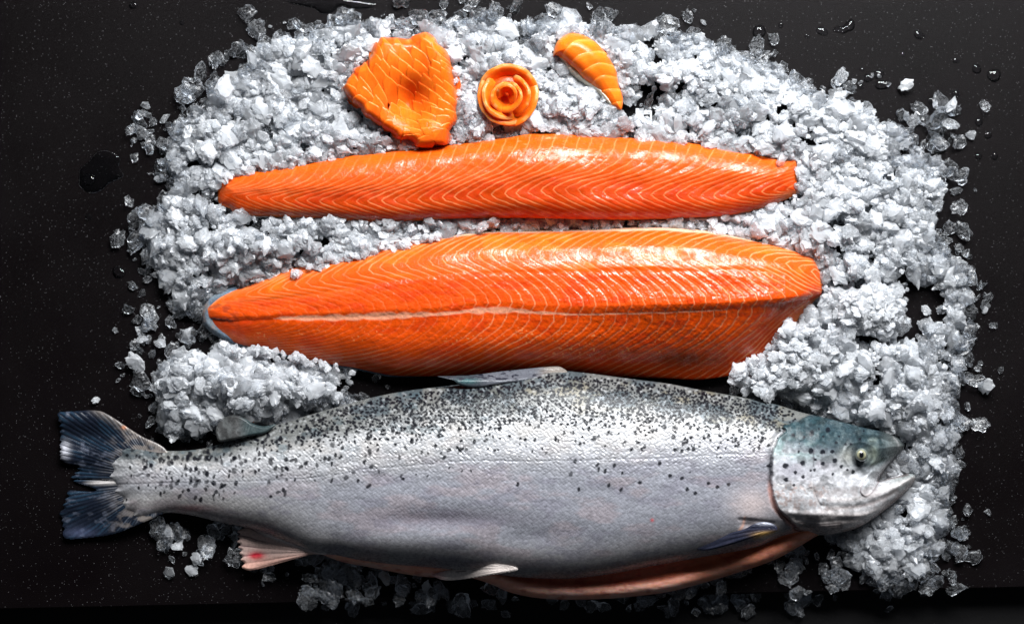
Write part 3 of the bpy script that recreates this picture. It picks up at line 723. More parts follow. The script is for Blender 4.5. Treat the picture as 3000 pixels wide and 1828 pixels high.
def anc(X, Y, D, ray, a, r):
    c = np.zeros(X.shape+(3,)); c[:] = (.50, .36, .32)
    c = mixc(c, (.10, .06, .07), ss(.45, .0, ray)*ss(110, 190, r)*.9)
    c = mixc(c, (.50, .02, .04), np.exp(-((X-752)/22)**2-((Y-1628)/12)**2)*1.3)
    c = mixc(c, (.66, .36, .28), ss(1625, 1660, Y+(X-720)*.1)*.8)
    c = mixc(c, (.68, .62, .60), np.exp(-((Y-1560-(X-760)*.33)/7)**2)*ss(740, 800, X))
    return c
fin('anal_fin', smooth(A1([(1440,945),(1342,975),(1362,990),(1338,1003),(1358,1018),(1338,1035),(1362,1050),(1345,1066),(1368,1082),(1352,1100),(1372,1118),(1360,1138),(1385,1155),(1366,1178),(1408,1197),(1500,1178),(1600,1150),(1700,1122),(1770,1105),(1850,1105),(1800,1060),(1620,980)]), 3), (925, 1618), anc, lambda X, Y: 34+56*ss(740, 900, X), rays=26, nr=2.5, thick=4)
def pvc(X, Y, D, ray, a, r):
    c = np.zeros(X.shape+(3,)); c[:] = (.64, .56, .52)
    c = mixc(c, (.10, .07, .08), np.exp(-((Y-1674+(X-1340)*.10)/2.0)**2)*ss(.35, .6, fbm(X/14, Y/30, 1))*ss(1420, 1400, X)*.9)
    c = mixc(c, (.62, .26, .26), ss(1320, 1275, X)*.6)
    return c
fin('pelvic_fin', smooth(B1([(703,1222),(735,1240),(775,1251),(850,1250),(950,1236),(1080,1216),(1190,1195),(1150,1160),(1060,1140),(990,1150),(940,1172),(850,1188),(760,1203)]), 5), (1500, 1665), pvc, lambda X, Y: 88+70*ss(1320, 1460, X), rays=22, nr=2, thick=5)
P1 = z1(1850, 1050, 1.929)
def pcc(X, Y, D, ray, a, r):
    c = np.zeros(X.shape+(3,)); c[:] = (.016, .018, .032)
    c = mixc(c, (.03, .03, .05), ss(.5, 1, ray)*ss(.4, .7, fbm(r/50, a*12, 2))*.9)
    c = mixc(c, (.55, .33, .10), np.exp(-((X-2252)/34)**2-((Y-1566)/8)**2)*1.1)
    c = mixc(c, (.35, .36, .42), np.exp(-((X-2244)/26)**2-((Y-1533)/5)**2)*.8)
    return c
fin('pectoral_fin', smooth(P1([(373,1080),(385,1062),(450,1030),(560,985),(640,962),(690,935),(740,922),(790,930),(822,950),(820,975),(770,990),(700,1007),(600,1040),(500,1068),(430,1083)]), 5), (2275, 1545), pcc, lambda X, Y: 158+50*ss(2030, 2240, X), rays=26, nr=2.4, thick=5)

# gutted belly: inside flesh of the lower flap
FLAP = smooth([(930,1600),(985,1640),(1100,1664),(1211,1685),(1300,1692),(1377,1692),(1444,1713),(1496,1735),(1574,1751),(1677,1756),(1781,1753),(1850,1747),(1954,1734),(2057,1708),(2161,1677),(2265,1641),(2342,1600),(2400,1566),(2440,1556),(2360,1520),(2100,1560),(1800,1620),(1500,1630),(1200,1600)], 4)
def flap_z(X, Y, D):
    q = np.clip(D/34, 0, 1)
    e = ss(0, 50, D)
    z = 34+52*(1-(1-np.clip(D/26, 0, 1))**2)**.5
    z -= 22*ss(28, 60, D)+14*ss(60, 100, D)
    z += 5*(fbm(X/50, Y/14, 3)-.5)*q+3*(fbm(X/14, Y/8, 4)-.5)*q
    return z
def flap_col(X, Y, D, Z):
    c = np.zeros(X.shape+(3,)); c[:] = (.82, .38, .27)
    n = fbm(X/60, Y/12, 5)
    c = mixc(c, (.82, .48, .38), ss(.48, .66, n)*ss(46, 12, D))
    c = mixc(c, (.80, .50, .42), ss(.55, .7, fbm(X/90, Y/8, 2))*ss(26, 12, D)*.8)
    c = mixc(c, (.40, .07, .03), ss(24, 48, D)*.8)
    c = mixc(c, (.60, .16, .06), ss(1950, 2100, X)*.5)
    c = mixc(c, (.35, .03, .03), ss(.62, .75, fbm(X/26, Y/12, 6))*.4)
    return c
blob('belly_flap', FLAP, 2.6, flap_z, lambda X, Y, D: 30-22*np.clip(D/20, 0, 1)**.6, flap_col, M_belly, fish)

# ------------------------------------------------------------------ shingled slices
ts = thing('salmon_slices', 'fan of overlapping thin raw salmon slices left of the rose', 'salmon slices')
Q = z1(980, 70, 3.95)
SL = smooth(Q([(505,200),(550,152),(620,162),(730,165),(860,178),(900,145),(1000,110),(1070,100),(1160,160),(1200,240),(1290,320),(1330,420),(1350,600),(1380,740),(1410,900),(1395,1000),(1400,1130),(1330,1240),(1300,1400),(1150,1425),(960,1420),(930,1370),(860,1320),(740,1330),(700,1270),(620,1230),(510,1160),(400,1080),(340,1050),(290,960),(230,920),(150,830),(120,740),(140,660),(200,580),(215,520),(330,470),(420,380),(460,280)]), 3)
def sl_base(X, Y):
    """fold shape of the whole sheet, in scene units"""
    zx = (X-980)*3.95; zy = (Y-70)*3.95
    z = 92+0*X
    z -= 60*np.exp(-(((zx-860)/170)**2+((zy-900)/230)**2))
    z += 22*np.exp(-(((zx-1200)/170)**2+((zy-450)/300)**2))
    z += 14*np.exp(-(((zx-600)/200)**2+((zy-420)/260)**2))
    z += 10*np.exp(-(((zx-1100)/200)**2+((zy-1250)/140)**2))
    return z
def sl_z(X, Y, D):
    return 40+(sl_base(X, Y)-48)*(1-(1-np.clip(D/26, 0, 1))**2)**.5
blob('slice_bed', SL, 2.2, sl_z, lambda X, Y, D: 36-16*np.clip(D/20, 0, 1), lambda X, Y, D, Z: mixc(np.zeros(X.shape+(3,))+np.array((.92, .14, .008)), (1, .26, .03), ss(.5, .7, fbm(X/20, Y/30, 2)))*np.array((.7, .58, .6)), M_fs, ts)
SLD = lambda x, y: float(sdist(np.array([[x]]), np.array([[y]]), SL)[0, 0])
def slice_piece(ax, ay, L, Wd, ang, zo, seed):
    """one slice: apex (ax, ay); long cut edge to the upper right, painted paler as if lit; hangs along ang"""
    r = np.random.default_rng(seed)
    ca, sa = math.cos(ang), math.sin(ang)
    prof = [(0, .02), (.10, .16), (.24, .34), (.5, .46), (.85, .44), (1.05, .22), (1.08, -.2), (.92, -.46), (.62, -.56), (.42, -.50), (.2, -.27), (.06, -.09)]
    pts = []
    for u, v in prof:
        u2 = u*L; v2 = v*Wd
        pts.append((ax+u2*ca-v2*sa+r.normal()*.6, ay+u2*sa+v2*ca+r.normal()*.6))
    poly = smooth(pts, 2)
    def zf(X, Y, D):
        u = ((X-ax)*ca+(Y-ay)*sa)/L
        base = sl_base(X, Y)
        dd = sdist(X, Y, SL)
        edge = (1-(1-np.clip((dd+4)/26, 0, 1))**2)**.5
        return 40+(base-46)*edge+zo+5*(1-u)+1.3*np.clip(D/3, 0, 1)+.8*(fbm(X/6, Y/14, seed % 5)-.5)
    def cf(X, Y, D, Z):
        u = ((X-ax)*ca+(Y-ay)*sa)/L; v = (-(X-ax)*sa+(Y-ay)*ca)/Wd
        c = np.zeros(X.shape+(3,)); c[:] = (.95, .155, .008)
        c = mixc(c, (.80, .075, .004), ss(.2, .8, u)*.8)
        gr = np.abs(np.sin(v*46+3*fbm(X/20, Y/20, 2)))
        c = mixc(c, (1, .24, .03), gr*.22)
        c = mixc(c, (1.0, .36, .12), ss(3.4, .6, D)*ss(.85, .35, u)*ss(.2, -.05, v)*.34)  # light on the right-hand cut edge, painted as a paler rim
        return c*np.array((.74, .74, .6))
    blob('slice', poly, 1.7, zf, lambda X, Y, D: zf(X, Y, D)-5*np.clip(D/3, 0.1, 1), cf, M_fs, ts)
apx = [(560,165,1.25),(720,170,1.3),(640,290,1.3),(780,250,1.25),(900,250,1.1),(1010,150,1.1),(1060,260,1.0),(750,395,1.25),(660,480,1.3),(850,480,1.2),(930,400,1.15),(590,590,1.35),(780,585,1.25),(740,705,1.2),(510,690,1.45),(480,820,1.4),(660,905,1.3),(1030,570,1.15),(1090,490,1.15),(1130,410,1.1),(980,680,1.1),(935,785,1.0),(905,890,.95),(870,1005,.85),(830,1095,.85),(300,610,1.4),(400,530,1.45),(480,460,1.45),(560,400,1.4),(215,570,1.5),(350,440,1.5),(450,320,1.5),(145,690,1.35),(1190,330,1.15),(1240,500,1.25),(1270,650,1.3),(560,960,1.25),(620,1010,1.2),(740,870,1.15),(760,960,1.0),(800,1180,.9),(720,1180,1.0),(860,1290,.8),(870,1200,.8),(1010,880,.95),(1100,760,1.05),(1180,700,1.15),(1000,1010,.85),(1110,950,.95),(1200,860,1.05),(1290,800,1.2),(960,1110,.7),(1080,1120,.8),(1180,1060,.9),(1280,980,1.1),(1000,1210,.55),(1120,1240,.6),(1220,1180,.75),(800,1290,.9),(600,1110,1.2),(400,900,1.4),(280,820,1.4),(330,720,1.45),(1130,200,1.1),(1230,420,1.2),(1290,480,1.3),(1150,590,1.15),(700,1050,1.1),(960,1330,.5),(480,200,1.5)]
for k, (ax, ay, an) in enumerate(sorted(apx, key=lambda p: -p[0]*.5+p[1])):
    x_, y_ = Q([(ax, ay)])[0]
    L_ = 92 if ay < 900 else 84
    # keep the slice inside the sheet outline
    while L_ > 34 and SLD(x_+math.cos(an)*L_, y_+math.sin(an)*L_) < 1: L_ -= 6
    slice_piece(x_, y_, L_, 46, an+.12*math.sin(k*2.3), 1.5+.22*k, k)

# ------------------------------------------------------------------ nigiri
tn = thing('salmon_nigiri', 'piece of nigiri, striped orange salmon slice over pale rice, right of the salmon rose', 'nigiri')
N1 = z1(1370, 70, 4.548)
NG = smooth(N1([(1138,440),(1150,350),(1190,240),(1265,170),(1370,127),(1500,140),(1600,180),(1720,260),(1800,340),(1880,430),(1930,530),(1980,630),(2000,760),(2020,850),(2060,940),(2070,1040),(2050,1148),(1990,1140),(1930,1110),(1870,1060),(1740,920),(1640,830),(1530,740),(1440,640),(1350,560),(1250,470),(1180,425)]), 5)
ngc = {}
def ng_z(X, Y, D):
    x = (X-1370)*4.548; y = (Y-70)*4.548
    s = (x-1140)*.68+(y-200)*.73
    xm = 1600+(y-210)*.6
    band = y-.0010*(x-xm)**2+190*20-205-8*np.sin(x/60)
    band = band*190/165.
    ngc['b'] = band
    q = (1-(1-np.clip(D/42, 0, 1))**2)**.5
    z = 46+62*q*ss(1250, 500, s)**.6
    z = 46+(62-34*ss(450, 1150, s))*q
    f = band/190.0; f = f-np.floor(f)
    z += 1.8*(1-f)*np.clip(D/8, 0, 1)
    return z
def ng_col(X, Y, D, Z):
    band = ngc['b']; f = band/190.0; f = f-np.floor(f)
    c = np.zeros(X.shape+(3,)); c[:] = (.97, .19, .010)
    c = mixc(c, (.92, .11, .006), ss(.2, .9, f)*.7)
    gr = np.abs(np.sin(band/9+2*fbm(X/20, Y/20, 2)))
    c = mixc(c, (1, .28, .03), gr*.2)
    c = mixc(c, (1, .42, .15), ss(.0, .05, f)*ss(.26, .08, f)*.32)
    return c*np.array((.80, .84, .7))
blob('salmon_slice', NG, 1.3, ng_z, lambda X, Y, D: 46-2-0*X+18*np.clip(D/30, 0, 1), ng_col, M_fs, tn)
RC = smooth(N1([(1195,440),(1260,420),(1500,400),(1800,800),(1960,1100),(1880,1080),(1740,950),(1600,850),(1500,780),(1400,700),(1330,640),(1270,560),(1225,490)]), 4)
rb = blob('rice', RC, 2, lambda X, Y, D: 30+38*(1-(1-np.clip(D/16, 0, 1))**2)**.5+3*vn(X/4, Y/4, 3), lambda X, Y, D: 28-8*np.clip(D/10, 0, 1), lambda X, Y, D, Z: np.zeros(X.shape+(3,))+.7, M_rice, tn)

# ------------------------------------------------------------------ rose
tr = thing('salmon_rose', 'rose rolled from thin orange salmon slices, between the slice fan and the nigiri', 'salmon rose')
def ribbon(name, cx, cy, a0, a1, r0, r1, zb, zt, lip, seed, th=4.5, par=tr, dr=0):
    n = 64; m = 16
    u = np.linspace(0, 1, n); v = np.linspace(0, 1, m)
    U, V_ = np.meshgrid(u, v)
    a = np.radians(a0+(a1-a0)*U)
    taper = np.sin(np.pi*np.clip(U*.96+.02, 0, 1))**.6
    nz = fbm(U*5+seed, V_*1.5, seed % 5)-.5
    r = r0+(r1-r0)*V_**.8+dr*U+lip*np.clip((V_-.75)/.25, 0, 1)**2+nz*8*V_
    z = zb+(zt-zb)*taper*np.sin(V_*1.75)/1.0+nz*5*V_ - 3*np.clip((V_-.8)/.2, 0, 1)**2
    def surf(off):
        rr = r+off
        return cx+rr*np.cos(a), cy+rr*np.sin(a)*1.0, z
    xo, yo, zo = surf(th*.5*(1-.6*V_)); xi, yi, zi = surf(-th*.5*(1-.6*V_))
    V = np.concatenate([W(xo.ravel(), yo.ravel(), zo.ravel()), W(xi.ravel(), yi.ravel(), zi.ravel()+.4)])
    N_ = n*m; F = []
    I = np.arange(N_).reshape(m, n)
    q = np.stack([I[:-1, :-1], I[:-1, 1:], I[1:, 1:], I[1:, :-1]], -1).reshape(-1, 4); F = [q, q[:, ::-1]+N_]
    def strip(ix): 
        return np.stack([ix[:-1], ix[:-1]+N_, ix[1:]+N_, ix[1:]], -1)
    F += [strip(I[0]), strip(I[-1])[:, ::-1], strip(I[:, 0])[:, ::-1], strip(I[:, -1])]
    F = np.concatenate(F)
    c = np.zeros((m, n, 3)); c[:] = (.95, .155, .008)
    c = mixc(c, (1, .36, .12), ss(.86, 1, V_)*.75)
    c = mixc(c, (1, .26, .04), np.abs(np.sin(U*40+4*nz))*.15)
    c = mixc(c, (1, .45, .2), ss(.62, .8, vn(U*9+seed, V_*2, 2))*ss(.6, .95, V_)*.6)
    c = c.reshape(-1, 3)*np.array((.78, .78, .6))
    link(name, mk_mesh(name, V, F, None, np.concatenate([c, c]), None, True, M_fs), par)
rx, ry = 1479, 281
for (x_, y_, a0, a1, r0, r1, zb, zt, lp, sd_, th_, dr_) in [
    (1489, 278, 40, 235, 50, 88, 50, 84, 0, 1, 6, 2), (1490, 277, -165, -5, 48, 90, 50, 90, 0, 2, 6, -3), (1489, 279, -40, 100, 50, 88, 50, 82, 0, 3, 6, 3),
    (1485, 281, 70, 230, 34, 68, 62, 102, 1, 4, 5, 8), (1489, 279, -75, 75, 30, 61, 56, 108, 1, 5, 5, 5),
    (1484, 284, 95, 300, 20, 48, 66, 112, 2, 7, 5, -9), (1485, 280, -75, 120, 18, 40, 68, 116, 2, 8, 5, 9),
    (1482, 278, 150, 420, 7, 27, 80, 122, 4, 9, 6, 5)]:
    ribbon('petal', x_, y_, a0, a1, r0, r1, zb, zt, lp, sd_, th_, dr=dr_)
blob('rose_base', circ(1489, 281, 74, 40), 2.5, lambda X, Y, D: 36+34*(1-(1-np.clip(D/40, 0, 1))**2)**.5, lambda X, Y, D: 34-10*np.clip(D/20, 0, 1), lambda X, Y, D, Z: np.zeros(X.shape+(3,))+np.array((.6, .06, .004)), M_fs, tr)

# ------------------------------------------------------------------ ice
V_ = lambda pts: [(x*1.218, y*1.218) for x, y in pts]
# piece shapes: faceted lumps with ragged rims
def ico(sub):
    import bmesh
    bm = bmesh.new(); bmesh.ops.create_icosphere(bm, subdivisions=sub, radius=1)
    v = np.array([x.co[:] for x in bm.verts]); f = np.array([[q.index for q in p.verts] for p in bm.faces]); bm.free()
    return v, f
ICO2 = ico(3); ICO3 = ico(4)
def chip_shape(seed, base):
    r = np.random.default_rng(seed); v = base[0].copy()
    v += .10*np.sin(v*r.uniform(2, 4, 3)+r.uniform(0, 6, 3))[:, [1, 2, 0]]
    for k in range(r.integers(9, 15)):
        n = r.normal(size=3); n /= np.linalg.norm(n); h = r.uniform(.5, .88)
        d = v@n-h; m = d > 0
        v[m] -= (d[m]*.94)[:, None]*n
    w = v*3.1+seed
    n1 = (vn(w[:, 0]+9, w[:, 1]+w[:, 2], 1)+vn(w[:, 1], w[:, 2]-w[:, 0], 2)-1)*.13
    w = v*7.3+seed
    n2 = (vn(w[:, 0]+w[:, 2], w[:, 1], 3)+vn(w[:, 1]-w[:, 2], w[:, 0], 4)-1)*.07
    v *= (1+n1+n2)[:, None]
    v *= np.array([1, r.uniform(.62, .98), r.uniform(.30, .58)])
    w = v*4.6+seed*1.7                      # ragged rim
    rr = np.hypot(v[:, 0], v[:, 1]); g = (vn(w[:, 0]+5, w[:, 1]+9, 5)-.5)*.55+(vn(w[:, 0]*2.3, w[:, 1]*2.3, 6)-.5)*.42
    v[:, :2] *= (1+g*np.clip(rr, 0, 1))[:, None]
    return v
NPROTO = 36
PR2 = [chip_shape(50+i, ico(2)) for i in range(NPROTO)]
F2_ = ico(2)[1]; F3_ = ICO2[1]
PR3 = [chip_shape(50+i, ICO2) for i in range(NPROTO)]

GX, GY = np.meshgrid(np.arange(-100, 3101, 6.0), np.arange(-60, 1900, 6.0))
def region(poly): return sdist(GX, GY, np.array(poly, float))
MAIN = V_([(395,350),(420,280),(470,235),(500,200),(560,175),(590,130),(600,85),(700,72),(760,65),(800,40),(900,28),(1000,42),(1100,28),(1200,18),(1300,30),(1380,20),(1450,50),(1550,60),(1700,70),(1755,110),(1850,140),(1920,170),(1960,210),(2040,225),(2100,250),(2180,300),(2220,350),(2270,410),(2300,440),(2290,480),(2250,530),(2280,600),(2335,650),(2345,740),(2335,870),(2305,960),(2320,1040),(2305,1150),(2295,1230),(2270,1320),(2200,1395),(2120,1425),(2060,1380),(2000,1330),(1900,1290),(1900,1000),(1750,930),(1750,850),(1700,700),(1000,700),(650,720),(560,710),(470,750),(430,740),(380,700),(340,650),(330,600),(325,540),(370,500),(400,440),(380,390)])
LOW = V_([(350,1040),(370,1000),(355,900),(400,840),(500,815),(560,815),(700,850),(850,880),(870,930),(850,990),(700,1030),(560,1060),(400,1062)])
SHAD = V_([(360,1240),(380,1350),(520,1380),(690,1420),(760,1475),(900,1470),(1100,1475),(1300,1480),(1450,1480),(1650,1470),(1800,1475),(1950,1470),(2140,1440),(2220,1380),(2300,1250),(2100,1200),(1500,1350),(700,1250)])
dM = region(MAIN); dL = region(LOW); dS_ = region(SHAD)
dF1 = region(F1); dF2 = region(F2); dB = region(BODY)
H = np.maximum(66*(1-np.exp(-np.clip(dM, 0, None)/60)), 72*(1-np.exp(-np.clip(dL, 0, None)/50)))
H = H*(.50+.95*fbm(GX/100, GY/100, 3))*(.8+.4*fbm(GX/38, GY/38, 4))
def bump(x, y, rx_, ry_, h):
    global H
    x *= 1.218; y *= 1.218; rx_ *= 1.218; ry_ *= 1.218
    H = H+h*np.exp(-((GX-x)/rx_)**2-((GY-y)/ry_)**2)*(np.maximum(dM, dL) > 0)
bump(2090, 740, 90, 60, 26); bump(2000, 880, 170, 80, 48); bump(2150, 1000, 140, 90, 30)
bump(2080, 520, 200, 110, 22); bump(640, 580, 130, 40, 28); bump(850, 590, 110, 30, 30); bump(600, 930, 140, 60, 28)
bump(540, 300, 90, 60, 14); bump(720, 130, 90, 50, 18); bump(1900, 250, 150, 60, 10)
# hollows where the black stone shows
DEN = np.clip(np.maximum(dM, dL)/26, 0, 1)*(.45+.55*ss(.34, .46, fbm(GX/52, GY/44, 7)))
def hole(x, y, rx_, ry_, k=1):
    global DEN, H
    g = np.exp(-(((GX-x*1.218)/(rx_*1.218))**2+((GY-y*1.218)/(ry_*1.218))**2)**1.5)
    DEN = DEN*(1-k*g); H = H*(1-.85*k*g)
hole(2225, 715, 52, 46, 1.1); hole(2190, 800, 36, 24, .9); hole(2160, 680, 34, 16, .8)
hole(2195, 750, 26, 50, 1.1); hole(2130, 818, 60, 13, .9); hole(2035, 686, 34, 11, .85); hole(1560, 235, 55, 40, .75); hole(960, 75, 60, 18, .7); hole(600, 540, 45, 14, .85); hole(1960, 340, 40, 16, .6); hole(2100, 375, 50, 16, .6)
hole(1600, 120, 60, 40, .45); hole(1800, 320, 60, 14, .55); hole(560, 350, 16, 20, .5); hole(1130, 200, 40, 50, .35)
hole(850, 290, 60, 24, .4); hole(1220, 320, 70, 16, .5); hole(1720, 540, 60, 10, .5)
hole(840, 930, 40, 22, .6)
# pieces in fillet/fish shade stay low
near_low = np.clip(np.maximum.reduce([dF1, dF2, dB])+10, -60, 0)/-60   # 0 at an edge, 1 far away
fy = (GY > 1150)
H = H*np.where(dB > -70, .45+.55*near_low, 1)
H = np.where((dF1 > -50), np.minimum(H, 62), H); H = np.where((dF2 > -40) & (GY > 760), np.minimum(H, 74), H)
H = np.where(dF1 > 0, np.minimum(H, 30), H); H = np.where(dF2 > 0, np.minimum(H, 30), H); H = np.where(dB > 0, np.minimum(H, 6), H)
SP = [np.array(SL), np.array(NG), circ(1489, 279, 88)]
dX = np.maximum.reduce([region(p) for p in SP]); H = np.where(dX > 0, np.minimum(H, 34), H); H = np.where((dX > -14)&(dX <= 0), np.minimum(H, 60), H)
cover = np.maximum.reduce([dF1, dF2, dB, dX])
# sparse and shaded pieces
DEN2 = np.clip(dS_/30, 0, 1)*.34*(.35+1.2*(fbm(GX/70, GY/60, 5) > .5))
DEN2 = np.where(np.maximum(dM, dL) > 0, 0, DEN2)
fr = np.maximum(dM, dL)
FR = np.where(fr <= 0, np.exp(fr/26)*.55*(fbm(GX/55, GY/55, 6) > .45), 0)
FRv = [(340,310,40,45,.8),(350,540,30,40,.7),(380,770,50,40,.45),(370,830,40,30,.5),(345,980,28,40,.6),(540,120,30,30,.5),(350,345,30,30,.9),(2230,300,70,60,.65),(2290,430,30,60,.5),(2320,700,30,90,.4),(2280,1330,50,50,.4),(340,700,25,25,.6),(430,1190,0.1,.1,0),(2040,200,60,22,.5),(380,1000,40,60,.6)]
for (x, y, a_, b_, k) in FRv:
    FR = np.maximum(FR, np.where(fr <= 0, k*np.exp(-((GX-x*1.218)/(a_*1.218))**2-((GY-y*1.218)/(b_*1.218))**2), 0))
FR = np.where(GX < 300, 0, FR); FR = np.where((GX < 600) & (GY > 1290) & (GY < 1490), 0, FR)
def samp(A, x, y):
    i = np.clip(((y-GY[0, 0])/6).astype(int), 0, GY.shape[0]-1); j = np.clip(((x-GX[0, 0])/6).astype(int), 0, GX.shape[1]-1)
    return A[i, j]
fr = np.maximum(dM, dL)
chips = []   # x, y, z, r, clear, proto, layer
def scatter(n, rlo, rhi, layer, skew=1.6):
    x = rng.uniform(330, 2960, n); y = rng.uniform(-20, 1826, n)
    r = rlo+(rhi-rlo)*rng.random(n)**skew
    p = np.maximum(samp(DEN, x, y), 0)
    f = samp(FR, x, y)*(layer < 2); s2 = samp(DEN2, x, y)*(layer < 2)
    tot = np.maximum.reduce([p, f, s2])
    h = samp(H, x, y); cv = samp(cover, x, y)
    keep = (rng.random(n) < tot) & (cv < np.where(layer == 2, 4, 34)-r*.2)
    if layer == 2: keep &= h > 16
    x, y, r, p, f, s2, h, cv = [a[keep] for a in (x, y, r, p, f, s2, h, cv)]
    m = len(x)
    thin = p < .35
    if layer == 0: z = r*.45+h*rng.uniform(0, .45, m)
    elif layer == 1: z = np.maximum(r*.45, h*rng.uniform(.45, .95, m))
    else: z = np.maximum(r*.45, h*rng.uniform(.92, 1.10, m)-r*.1)
    z = np.where(thin & (h < 10), r*.45, z)
    z = np.where(cv > -r, np.minimum(z, np.where(cv > 0, 26, 54)), z)
    ed = 1786-x*64/3000; off = y > ed+2
    z = np.where(off, z-70, z)
    frd = samp(fr, x, y)
    clr = np.clip(rng.normal(.77, .11, m)-.24*np.clip(h/70, 0, 1)*(layer > 0)+.24*ss(75, 10, frd)+.08*(p < .5)+.04*(layer == 0)-.7*(fbm(x/75, y/75, 2)-.5), .42, .96)
    clr = np.where((s2 > 0) & (p < .1), np.clip(clr+.10, 0, .92), clr)  # pieces lying in shade made clearer so they look darker
    pr = rng.integers(0, NPROTO, m)
    for k in range(m): chips.append((x[k], y[k], z[k], r[k], clr[k], pr[k], layer, cv[k]))
scatter(4200, 14, 34, 0); scatter(6600, 12, 30, 1); scatter(8200, 10, 36, 2, 2.1); scatter(6500, 5, 11, 2, 1.2); scatter(5500, 5, 12, 1, 1.2)
# ice heaped onto the lower right corner of the fillet, and resting on fillet edges
def patch(n, pts, rlo, rhi, zlo, zhi, cl=.35):
    P_ = np.array(V_(pts)); x0, y0 = P_.min(0); x1, y1 = P_.max(0); k = 0
    while k < n:
        x = rng.uniform(x0, x1); y = rng.uniform(y0, y1)
        if not inside(np.array([x]), np.array([y]), P_)[0]: continue
        r = rlo+(rhi-rlo)*rng.random()**1.5
        chips.append((x, y, rng.uniform(zlo, zhi), r, float(np.clip(rng.normal(cl+.12, .1), .3, .85)), rng.integers(0, NPROTO), 2, -50)); k += 1
patch(150, [(1760,905),(1790,870),(1850,845),(1880,800),(1905,770),(1960,800),(1960,900),(1850,950),(1770,930)], 8, 26, 74, 112)
patch(60, [(1780,900),(1870,850),(1905,800),(1960,800),(1930,880),(1820,930)], 6, 16, 100, 122, .3)
patch(26, [(1820,860),(1850,830),(1900,760),(1910,800),(1850,860)], 6, 13, 84, 98, .6)
patch(70, [(620,528),(1000,530),(1200,528),(1200,545),(900,552),(640,550)], 8, 20, 52, 78, .42)
patch(26, [(1200,530),(1700,532),(1700,545),(1200,545)], 7, 13, 44, 66, .6)
patch(60, [(700,655),(780,620),(900,590),(1060,565),(1060,575),(940,605),(800,640),(720,668)], 8, 19, 62, 82, .35)
patch(34, [(520,822),(700,850),(860,886),(860,900),(700,870),(540,838)], 8, 18, 56, 78, .4)
# big round clump at the right and the single lumps of the photo
clump = []
for k in range(170):
    a = rng.uniform(0, 2*math.pi); q = math.sqrt(rng.random())
    x = (2092+82*q*math.cos(a))*1.218; y = (744+56*q*math.sin(a))*1.218
    clump.append((x, y, 56+64*math.sqrt(max(0, 1-q*q))+rng.uniform(-3, 5), rng.uniform(9, 22), float(np.clip(rng.normal(.40, .06), .3, .5)), rng.integers(0, NPROTO)))

def rotm(flat=.36):
    a = rng.uniform(0, 2*math.pi); t = rng.normal()*flat; u = rng.normal()*flat
    return np.array(Euler((t, u, a)).to_matrix())
def merged(name, lst, protos, faces, **props):
    VV = []; FF = []; CL = []; o = 0
    for c in lst:
        x, y, z, r, cl, p = c[:6]
        fine = r > 11.5 or protos is PR3
        faces = F3_ if fine else F2_
        v = (PR3 if fine else PR2)[p]@rotm().T*r*1.2
        px = x+v[:, 0]; py = y-v[:, 1]; pz = z+v[:, 2]
        lo = -70 if z < -20 else 0
        pz = np.maximum(pz, lo+.6)
        k = 1-z/D0
        VV.append(np.stack([((x-CX)*k+v[:, 0])*S, -((y-CY)*k-v[:, 1])*S, pz*S], -1))
        FF.append(faces+o); o += len(v); CL.append(np.full(len(v), cl))
    if name == 'crushed_ice':
        v, f, c_ = slush(); VV.append(v); FF.append(f+o); CL.append(c_)
    me = mk_mesh(name, np.concatenate(VV), None, np.concatenate(FF), None, {'clear': np.concatenate(CL)}, False, M_ice)
    return link(name, me, **props)
def slush():
    # finest wet grains filling the gaps of the heap
    hh = H*.88-4; n1 = fbm(GX/17, GY/17, 1); n2 = fbm(GX/9, GY/9, 4)
    ok = (np.maximum(dM, dL) > 22) & (DEN > .45) & (hh > 15) & (cover < 6)
    Z = hh+16*(n1-.5)+10*(n2-.5)
    cell = ok[:-1, :-1] & ok[1:, :-1] & ok[:-1, 1:] & ok[1:, 1:]
    use = np.zeros(GX.shape, bool)
    use[:-1, :-1] |= cell; use[1:, :-1] |= cell; use[:-1, 1:] |= cell; use[1:, 1:] |= cell
    top = -np.ones(GX.shape, int); top[use] = np.arange(use.sum()); n = use.sum()
    V = np.concatenate([W(GX[use], GY[use], Z[use]), W(GX[use], GY[use], np.maximum(Z[use]*.25, 1))])
    i, j = np.nonzero(cell)
    a, b, c_, d = top[i, j], top[i+1, j], top[i+1, j+1], top[i, j+1]
    F = [np.stack([a, b, c_], -1), np.stack([a, c_, d], -1), np.stack([a+n, c_+n, b+n], -1), np.stack([a+n, d+n, c_+n], -1)]
    # side walls
    E = {}
    for q in np.stack([a, b, c_, d], -1):
        for k in range(4):
            e = (int(q[k]), int(q[(k+1) % 4]))
            if (e[1], e[0]) in E: del E[(e[1], e[0])]
            else: E[e] = 1
    e = np.array(list(E)); F += [np.stack([e[:, 1], e[:, 0], e[:, 0]+n], -1), np.stack([e[:, 1], e[:, 0]+n, e[:, 1]+n], -1)]
    cl = np.clip(.44+1.1*(fbm(GX/60, GY/50, 5)-.5)-.004*(H-40), .2, .9)[use]
    return V, np.concatenate(F), np.concatenate([cl, cl])
NBIG = 270
score = sorted(range(len(chips)), key=lambda i: -(chips[i][3]*(1 if chips[i][6] == 2 else (.8 if chips[i][7] < 5 and chips[i][2] < 20 else .35))*(0 if chips[i][7] > 0 else 1)))
big = set(score[:NBIG])
rest = [c for i, c in enumerate(chips) if i not in big]
print('chips', len(chips), 'rest', len(rest))
merged('crushed_ice', rest, PR2, F2_, kind='stuff', label='bed of crushed ice heaped over the black slab', category='ice')
